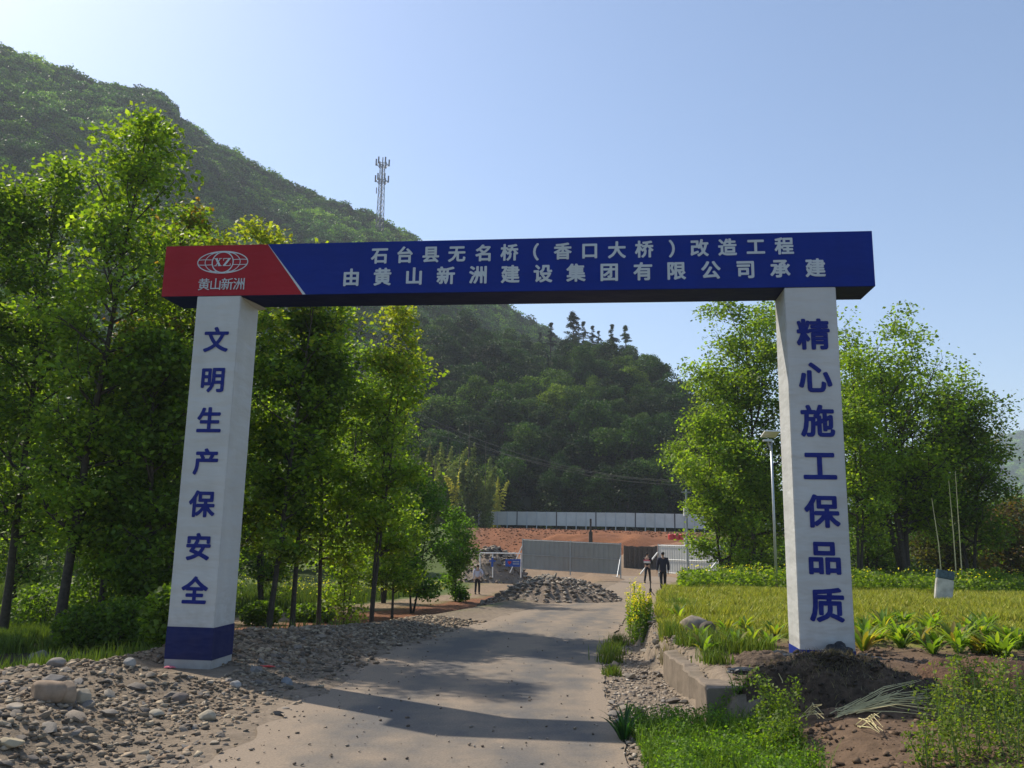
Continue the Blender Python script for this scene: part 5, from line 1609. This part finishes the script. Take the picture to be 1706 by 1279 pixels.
# field on the left, green with yellow blossom
P = np.array(area(30000, lambda y: (at(-30, 990, y).x, x_left(y) - 1.3), (22, 46), lambda x, y: (x_left(y) - x) > 9.6 + nz(x, y, 1)))
blades('left_field_grass', 'green weeds and grass of the lower field behind the left trees', P, gr.uniform(0.15, 0.6, len(P)), gr, [(0.10, 0.15, 0.03), (0.14, 0.18, 0.035), (0.07, 0.12, 0.025)], 0.045, 0.4)
P = np.array(area(800, lambda y: (at(330, 990, y).x, x_left(y) - 6), (32, 46), lambda x, y: nz(x, y, 3) > -0.1))
P[:, 2] += 0.55 + 0.25 * gr.uniform(size=len(P))
V, F = leaf_quads(P, 0.09, gr, 0.6, 1.0)
tag(link('yellow_blossom', mesh_np('yellow_blossom', V, F, tint=tints(len(P), [(0.40, 0.37, 0.05), (0.26, 0.28, 0.05)], gr, 0.1)), M['leaf']), 'yellow blossom in the lower field behind the left trees', kind='stuff')
# grass near the left trees
P = area(16000, lambda y: (at(-60, 1080, y).x, x_left(y) - lerp_tab([(9, 3.7), (14, 2.6), (22, 1.5)], y)), (10.5, 22), lambda x, y: nz(x, y, 1.2, 8) > -0.15 and y < 19 and (x < -8.6 + nz(x, y, 0.8) or gr.uniform() < 0.05))
blades('verge_grass', 'rough green grass below the left roadside trees', P, gr.uniform(0.08, 0.32, len(P)), gr, GR, 0.018, 0.5)
# foreground right weeds
def leafy(name, label, P, size, cols, kind='stuff', parent=None, up_bias=0.5, mat='leaf'):
    V, F = leaf_quads(np.array(P), size * gr.uniform(0.6, 1.4, len(P)), gr, up_bias)
    o = link(name, mesh_np(name, V, F, tint=tints(len(P), cols, gr, 0.2)), M[mat], parent)
    if kind: tag(o, label, kind=kind)
    return o
fg = lambda x, y: x > x_right(y) + 0.12 + 0.15 * nz(x, y, 0.5) and x < lerp_tab([(5.5, 2.1), (7, 2.4), (8.6, 2.35)], y) + 0.3 * nz(x, y, 0.4, 5)
P = area(2600, lambda y: (x_right(y), 3.3), (5.6, 8.7), fg)
blades('foreground_grass', 'bright green grass clumps at the road edge in the foreground', P, gr.uniform(0.08, 0.30, len(P)), gr, [(0.13, 0.21, 0.025), (0.17, 0.25, 0.03), (0.10, 0.17, 0.022)], 0.010, 0.8)
P = np.array(area(21000, lambda y: (x_right(y), 3.4), (5.6, 8.7), fg))
P[:, 2] += 0.02 + gr.uniform(0, 1, len(P)) ** 1.2 * (0.19 + 0.22 * np.array([nz(p[0], p[1], 0.35, 3) for p in P]))
leafy('foreground_weeds', 'low leafy green weeds in the foreground right of the road', P, 0.026, [(0.11, 0.20, 0.022), (0.14, 0.24, 0.028), (0.08, 0.16, 0.02)])
# tall thin weed plants, each its own thing
def weed(px, py, top_py, Y=None, lab='', n=420, sp=0.09, col=GR, seed=0, ls=0.026, stems=4, fl=None, name='weed', group='tall weeds on the right'):
    g = ground(px, py) if Y is None else Vector((at(px, py, Y).x, Y, terrain(at(px, py, Y).x, Y)))
    r = np.random.default_rng(seed)
    H = at(px, top_py, g.y).z - g.z
    t = thing(name, lab, 'weed' if name == 'weed' else 'flowers', g, 0, group)
    mb = MB(); L = []; FL = []
    for s in range(stems):
        a = r.uniform(0, 6.28); o_ = r.uniform(0.2, 1) * sp * 1.4; h = H * (1 if s == 0 else r.uniform(0.55, 0.98))
        p0 = np.array([math.cos(a) * o_ * 0.6, math.sin(a) * o_ * 0.6, -0.02]); p1 = np.array([math.cos(a) * o_ * 1.6, math.sin(a) * o_ * 1.6, h])
        mb.tube([p0, (p0 + p1) / 2 + r.normal(size=3) * 0.012, p1], [0.0055, 0.004, 0.002], 4)
        for q in range(n // stems):
            u = r.uniform(0.04, 1); c = p0 + (p1 - p0) * u
            L.append(c + r.normal(size=3) * sp * (1.05 - 0.72 * u) * np.array([1, 1, 0.5]))
        if fl:
            for q in range(fl // stems): FL.append(p1 + r.normal(size=3) * np.array([sp * 0.35, sp * 0.35, h * 0.09]) - np.array([0, 0, h * 0.04]))
    mb.build('stem', M['grass_stem'], t)
    V, F = leaf_quads(np.array(L), ls * r.uniform(0.6, 1.5, len(L)), r, 0.4)
    link('leaves', mesh_np('leaves', V, F, tint=tints(len(L), col, r, 0.22)), M['leaf'], t)
    if fl:
        V, F = leaf_quads(np.array(FL), 0.026 * r.uniform(0.7, 1.3, len(FL)), r, 0.6, 1.0)
        link('blossom', mesh_np('blossom', V, F, tint=tints(len(FL), [(0.70, 0.60, 0.03), (0.6, 0.5, 0.03)], r, 0.1)), M['leaf'], t)
    return t
M['grass_stem'] = plain('green_stem', (0.11, 0.17, 0.04), 0.8, 0.2, 10)
weed(1302, 1240, 1112, None, 'tall bushy weed in front of the dark soil heap', 1500, 0.10, GR, 1, 0.028, 6)
weed(1322, 1268, 1185, None, 'shorter bushy weed at the foot of the tall one', 900, 0.10, GR, 2, 0.028, 5)
weed(1280, 1275, 1210, None, 'low weed left of the tall bushy one at the bottom edge', 700, 0.09, GR, 3, 0.028, 5)
for i, (px, py, tp_) in enumerate([(1560, 1262, 1130), (1590, 1230, 1090), (1625, 1262, 1100), (1655, 1240, 1080), (1690, 1268, 1090), (1545, 1278, 1185), (1600, 1279, 1180), (1675, 1200, 1095), (1640, 1180, 1080), (1700, 1230, 1110), (1610, 1150, 1075), (1570, 1200, 1125)]):
    weed(px, py, tp_, None, 'tall thin weed in the thicket at the lower right corner', 400, 0.075, GR + [(0.17, 0.20, 0.035)], 10 + i, 0.026, 4, group='weed thicket at the lower right')
P = np.array(area(9000, lambda y: (2.9, 5.8), (5.6, 9.3), lambda x, y: x > lerp_tab([(5.6, 3.0), (8, 4.2), (9.3, 5.0)], y) + 0.25 * nz(x, y, 0.4)))
P[:, 2] += 0.01 + gr.uniform(0, 1, len(P)) ** 1.5 * 0.14
leafy('corner_weeds', 'low weeds under the thicket at the lower right corner', P, 0.028, GR + [(0.12, 0.14, 0.04)])
# rapeseed clumps by the tripod
fi = 0
for px, py, tp_ in [(1052, 1062, 992), (1062, 1068, 985), (1072, 1072, 995), (1058, 1075, 1015), (1066, 1058, 1000), (1075, 1060, 1005), (1048, 1050, 1005), (1068, 1040, 990), (1055, 1035, 985), (1080, 1045, 1000)]:
    weed(px, py, tp_ - 14, None, 'yellow flowering rapeseed in the clump at the right road edge', 260, 0.06, [(0.15, 0.25, 0.03), (0.19, 0.28, 0.035)], 50 + fi, 0.045, 7, 170, 'rapeseed', 'rapeseed clump at the road edge'); fi += 1
for px, py, s in [(1020, 1090, 1), (1030, 1075, 1), (1015, 1105, 1), (1020, 1125, 0.6), (1128, 1015, 1.2), (1140, 1025, 1.2), (1120, 1060, 1), (1200, 1085, 1), (1150, 1075, 0.9), (1190, 1105, 0.8), (1215, 1070, 1), (1240, 1088, 1), (1185, 1075, 1), (1270, 1085, 0.8)]:
    g = ground(px, py)
    P = np.array([[g.x, g.y, g.z]] * 220) + gr.normal(size=(220, 3)) * np.array([0.10, 0.12, 0]) * s
    o = blades('grass_tuft', '', P, gr.uniform(0.08, 0.28, 220) * s, gr, [(0.12, 0.19, 0.025), (0.16, 0.2, 0.03)], 0.014, 0.7, kind=None)
    tag(o, 'yellowish grass tuft at the right edge of the road', 'grass tuft', 'grass tufts at the road edge')
# broad strap leaved plant at the shoulder
def rosette(px, py, n, L, seed, label, cols, group=None, name='leafy_plant', wide=0.05, tall=0.9):
    g = ground(px, py); r = np.random.default_rng(seed)
    V, F, T = [], [], []
    for i in range(n):
        a = r.uniform(0, 6.28); el = r.uniform(0.95, 1.55) * tall; l = L * r.uniform(0.6, 1.1); w = wide * r.uniform(0.7, 1.2)
        d = np.array([math.cos(a), math.sin(a), 0]); s = np.array([-math.sin(a), math.cos(a), 0])
        b = len(V); p = d * r.uniform(0, 0.05)
        m = 5
        for k in range(m + 1):
            t = k / m
            e = el - t * t * 0.75
            if k: p = p + (d * math.cos(e) + np.array([0, 0, math.sin(e)])) * l / m
            ww = w * math.sin(PI * min(0.97, 0.12 + t * 0.88)) ** 0.8
            V += [p - s * ww + np.array([0, 0, ww * 0.35]), p, p + s * ww + np.array([0, 0, ww * 0.35])]
        c = tints(1, cols, r, 0.18)[0]
        for k in range(m):
            for q in (0, 1):
                F.append((b + 3 * k + q, b + 3 * k + q + 1, b + 3 * k + 4 + q, b + 3 * k + 3 + q)); T.append(c)
    o = link(name, mesh_np(name, V, F, tint=np.array(T), smooth=True), M['leaf'])
    o.location = g - Vector((0, 0, 0.01))
    return tag(o, label, 'plant', group)
LG = [(0.16, 0.25, 0.035), (0.21, 0.27, 0.04), (0.12, 0.21, 0.035)]
rosette(1040, 1232, 34, 0.34, 301, 'dark strap leaved tuft at the road edge where the beam shadow ends', [(0.03, 0.09, 0.03), (0.05, 0.12, 0.03)], None, 'strap_plant', 0.012, 1.0)
i = 0
for px, py in [(1440, 1075), (1462, 1082), (1485, 1070), (1508, 1085), (1533, 1072), (1560, 1088), (1583, 1078), (1607, 1092), (1630, 1076), (1655, 1090), (1678, 1078), (1700, 1092), (1450, 1050), (1478, 1052), (1520, 1055), (1550, 1058), (1596, 1060), (1622, 1062), (1668, 1062), (1694, 1060), (1428, 1058), (1505, 1040), (1575, 1045), (1640, 1046), (1450, 1064), (1492, 1060), (1535, 1063), (1566, 1070), (1610, 1074), (1645, 1066), (1684, 1070), (1472, 1068), (1520, 1074), (1592, 1088), (1640, 1090), (1668, 1086), (1545, 1048), (1605, 1050), (1465, 1044), (1705, 1076)]:
    rosette(px + gr.normal() * 12, py + gr.normal() * 5, int(gr.integers(14, 34)), 0.42 * gr.uniform(0.6, 1.1), 310 + i, 'leafy green vegetable plant in the row right of the right pillar', [LG, LG + [(0.30, 0.26, 0.06), (0.22, 0.17, 0.06)], LG[:1] + [(0.10, 0.16, 0.03)]][i % 3], 'vegetable rows right of the pillar', wide=0.032); i += 1
for px, py in [(1226, 1080), (1252, 1072), (1282, 1078), (1292, 1060), (1172, 1085), (1165, 1068), (1210, 1056), (1130, 1030), (1128, 1010), (1240, 1050)]:
    rosette(px, py, 20, 0.30, 350 + i, 'leafy yellow green vegetable plant between the rock and the right pillar', LG + [(0.2, 0.2, 0.04)], 'vegetable plants left of the pillar', wide=0.03); i += 1

for i, (px, Y_, w, h, lab) in enumerate([(1235, 52, 2.6, 2.2, 'dark hedge bush behind the trees left of the slim lamp'), (1330, 50, 2.6, 2.4, 'dark hedge bush hidden mostly by the right pillar'), (1430, 50, 2.6, 2.2, 'dark hedge bush right of the right pillar behind the trunks'), (1520, 50, 2.8, 2.6, 'dark hedge bush behind the broad many stemmed tree'), (1610, 48, 2.8, 2.4, 'dark hedge bush behind the pale bare stems'), (1700, 46, 2.8, 2.8, 'dark hedge bush at the right picture edge')]):
    g = at(px, 930, Y_); g.z = terrain(g.x, Y_)
    t = thing('hedge_bush', lab, 'bush', g, 0, 'hedge bushes behind the right trees')
    rr = np.random.default_rng(160 + i); n = 4200
    d = rr.normal(size=(n, 3)); d /= np.linalg.norm(d, axis=1)[:, None]
    Pp = d * (rr.uniform(0.3, 1, size=(n, 1)) ** 0.5) * np.array([w, w * 0.7, h * 0.62]) * (1 + 0.25 * np.sin(d[:, :1] * 7 + i)) + np.array([0, 0, h * 0.5])
    Pp = Pp[Pp[:, 2] > 0]
    V, F = leaf_quads(Pp, 0.20 * rr.uniform(0.6, 1.4, len(Pp)), rr)
    link('foliage', mesh_np('foliage', V, F, tint=tints(len(Pp), DEEP, rr)), M['leaf'], t)

# ---------------------------------------------------------------- the soil heap, straw, litter
g = ground(1400, 1160)
hp_ = mound('soil_heap', 'heap of dark turned soil and roots in front of the right pillar', g.x, g.y + 0.15, 1.2, 0.75, 0.30, M['heap'], (0.060, 0.044, 0.032), (0.11, 0.078, 0.052), 31, n=80, cat='soil heap', rough=0.35)
g = ground(1640, 1150)
mound('soil_heap', 'smaller brown soil heap near the right edge of the bed', g.x + 0.2, g.y + 0.3, 0.9, 0.5, 0.22, M['heap'], (0.12, 0.07, 0.045), (0.15, 0.09, 0.055), 33, n=60, cat='soil heap', rough=0.3)
g = ground(1262, 1105)
mound('soil_heap', 'low crumbly brown soil heap left of the right pillar foot', g.x, g.y, 0.45, 0.35, 0.12, M['heap'], (0.12, 0.085, 0.06), (0.16, 0.115, 0.08), 35, n=50, cat='soil heap', rough=0.4)
# clods on the bed
P, S = [], []
for _ in range(2600):
    y = 6.2 + 6.8 * gr.uniform(); x = gr.uniform(x_right(y) + 1.25, at(1740, 1150, y).x)
    P.append((x, y, terrain(x, y))); S.append(0.015 + 0.09 * gr.uniform() ** 3)
gravel('soil_clods', P, S, M['gravel'], gr, cols=[(0.13, 0.085, 0.055), (0.17, 0.115, 0.075), (0.09, 0.06, 0.04)], label='crumbly brown soil clods over the planting bed')
mb = MB(); c0 = Vector((hp_.location.x, hp_.location.y, 0))
r = np.random.default_rng(8)
P, S = [], []
for v in hp_.data.vertices:
    if r.uniform() < 0.35: P.append((v.co.x + r.normal() * 0.02, v.co.y + r.normal() * 0.02, v.co.z)); S.append(0.012 + 0.085 * r.uniform() ** 2.6)
gravel('soil_crumbs', P, S, M['gravel'], r, cols=[(0.05, 0.038, 0.028), (0.08, 0.06, 0.042), (0.035, 0.027, 0.02)], parent=hp_)
P = [(v.co.x, v.co.y, v.co.z - 0.01) for v in hp_.data.vertices for _ in range(2) if r.uniform() < 0.5]
blades('dry_roots', None, P, r.uniform(0.02, 0.09, len(P)), r, [(0.10, 0.08, 0.055), (0.05, 0.04, 0.03), (0.2, 0.17, 0.1)], 0.006, 1.3, parent=hp_, kind=None)
st = thing('dry_stalks', 'bundle of pale dry stalks lying at the foot of the soil heap', 'straw', ground(1440, 1186))
s0 = Vector(st.location)
def stalk_bunch(parent, ends, n, r):
    mb = MB()
    for k in range(n):
        a, b = [ground(px + r.normal() * 9, py + 7 + r.normal() * 5) for px, py in ends]
        a.z += 0.03; b.z += 0.03 + r.uniform(0, 0.14)
        m_ = (a + b) / 2 + Vector((0, r.normal() * 0.03, 0.02 + 0.05 * r.uniform()))
        mb.tube([a - s0, m_ - s0, b - s0], [0.005, 0.004, 0.002], 4)
    return mb.build('stalk', M['straw'], parent)
for e in [((1405, 1187), (1550, 1172)), ((1400, 1190), (1535, 1150)), ((1420, 1184), (1552, 1185)), ((1430, 1180), (1520, 1158)), ((1340, 1192), (1370, 1200)), ((1435, 1205), (1470, 1222))]:
    for _ in range(3): stalk_bunch(st, e, 3, r)
for i, (px, py) in enumerate([(1384, 1160), (1346, 1150), (1298, 1150)]):
    g = ground(px, py)
    o = MB().tube([(0, -0.1, 0.02), (0.0, -0.12, 0.10), (-0.03, -0.10, 0.17)], [0.007, 0.006, 0.003], 5).build('pale_root', M['straw']); o.location = g
    tag(o, ['curved white root sticking out of the dark heap', 'straight pale root left on the dark heap', 'pale twig beside the tall weed by the heap'][i], 'root')
# black plastic: the bag against the pillar foot and the torn sheets
def crumple(name, label, loc, sx, sy, sz, mat, cat, seed):
    bm = bmesh.new(); bmesh.ops.create_icosphere(bm, subdivisions=4, radius=0.5)
    for v in bm.verts:
        c = v.co.normalized()
        k = 1 + 0.32 * mnoise.noise(c * 2.1 + Vector((seed, 0, 0))) + 0.16 * abs(mnoise.noise(c * 5 + Vector((0, seed, 0))))
        v.co = Vector((c.x * sx * k, c.y * sy * k, max(-0.1, c.z) * sz * k)) * 0.5
    me = bpy.data.meshes.new(name); bm.to_mesh(me); bm.free()
    o = link(name, me, mat); o.location = loc
    return tag(o, label, cat)
g = gp(CRX + 0.42, -0.12, 0.24)
crumple('plastic_bag', 'black plastic bag slumped against the foot of the right pillar', g, 0.36, 0.16, 0.30, M['blackplastic'], 'bag', 1)
crumple('plastic_bag', 'crumpled black plastic left of the right pillar base on the soil', gp(CRX - 0.22, -0.05, 0.16), 0.42, 0.3, 0.2, M['blackplastic'], 'bag', 2)
crumple('plastic_bag', 'small torn black plastic on the bed beyond the kerb block', ground(1238, 1120), 0.34, 0.22, 0.09, M['blackplastic'], 'bag', 3)
crumple('plastic_bag', 'flat black plastic behind the right corner of the right pillar', gp(CRX + CW + 0.12, 0.05, 0.16), 0.40, 0.3, 0.18, M['blackplastic'], 'bag', 4)
o = crumple('litter', 'small bright pink scrap at the foot of the left pillar', gp(CL + 0.12, -0.06, -0.19), 0.14, 0.06, 0.04, M['pink_cloth'], 'litter', 5)
crumple('litter', 'dull red scrap in the shade right of the left pillar', ground(440, 1112), 0.30, 0.08, 0.03, M['sign_red'], 'litter', 6)
g = ground(1118, 1108)
P = np.array([[g.x, g.y, g.z]] * 260) + gr.normal(size=(260, 3)) * np.array([0.07, 0.22, 0])
tag(blades('dry_grass', '', P, gr.uniform(0.12, 0.34, 260), gr, [(0.30, 0.24, 0.15), (0.24, 0.2, 0.13)], 0.008, 0.4, kind=None), 'dry straw coloured grass hanging over the concrete kerb', 'dry grass')
# branches and dead shrub in the shade by the left trees
mb = MB(); r = np.random.default_rng(14)
g = ground(545, 1030)
for k in range(40):
    a = r.uniform(0, 6.28); l = r.uniform(0.3, 0.8)
    mb.tube([(0, 0, 0), (l * 0.4 * math.cos(a), l * 0.4 * math.sin(a), l * 0.4), (l * math.cos(a), l * math.sin(a), l * r.uniform(0.2, 0.9))], [0.008, 0.005, 0.002], 3)
o = mb.build('dead_shrub', M['bark_pale']); o.location = g; tag(o, 'dead leafless shrub under the left trees by the road', 'shrub')
# understory in the shade behind the left pillar
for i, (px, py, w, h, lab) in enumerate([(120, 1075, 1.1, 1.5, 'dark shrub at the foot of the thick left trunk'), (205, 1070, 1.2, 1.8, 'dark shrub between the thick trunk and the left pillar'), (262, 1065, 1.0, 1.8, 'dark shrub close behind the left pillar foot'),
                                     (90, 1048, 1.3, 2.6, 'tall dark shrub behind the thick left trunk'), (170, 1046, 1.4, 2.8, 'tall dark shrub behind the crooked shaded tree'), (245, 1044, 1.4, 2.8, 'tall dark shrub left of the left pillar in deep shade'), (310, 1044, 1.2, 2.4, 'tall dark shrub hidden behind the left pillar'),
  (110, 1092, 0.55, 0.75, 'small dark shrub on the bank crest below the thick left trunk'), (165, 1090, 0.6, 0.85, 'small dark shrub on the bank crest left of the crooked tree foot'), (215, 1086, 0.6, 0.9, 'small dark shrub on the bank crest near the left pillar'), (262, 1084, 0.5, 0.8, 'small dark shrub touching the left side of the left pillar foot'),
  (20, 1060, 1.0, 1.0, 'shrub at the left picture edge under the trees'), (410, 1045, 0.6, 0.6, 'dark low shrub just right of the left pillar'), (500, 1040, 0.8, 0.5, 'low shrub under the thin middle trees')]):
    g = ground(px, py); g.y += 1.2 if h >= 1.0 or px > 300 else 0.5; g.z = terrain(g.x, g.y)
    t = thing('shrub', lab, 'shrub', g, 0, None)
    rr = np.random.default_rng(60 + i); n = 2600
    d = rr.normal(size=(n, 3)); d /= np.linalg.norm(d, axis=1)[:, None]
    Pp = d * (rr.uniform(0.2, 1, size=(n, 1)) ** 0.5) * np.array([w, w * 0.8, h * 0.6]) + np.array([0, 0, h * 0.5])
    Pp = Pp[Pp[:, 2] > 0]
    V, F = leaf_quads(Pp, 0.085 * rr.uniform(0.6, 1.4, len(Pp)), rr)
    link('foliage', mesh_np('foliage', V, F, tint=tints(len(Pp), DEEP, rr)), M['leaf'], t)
    mb = MB()
    for k in range(9):
        a = rr.uniform(0, 6.28); mb.tube([(0, 0, -0.1), (w * 0.6 * math.cos(a), w * 0.5 * math.sin(a), h * 0.9)], [0.015, 0.005], 4)
    mb.build('stem', M['bark'], t)
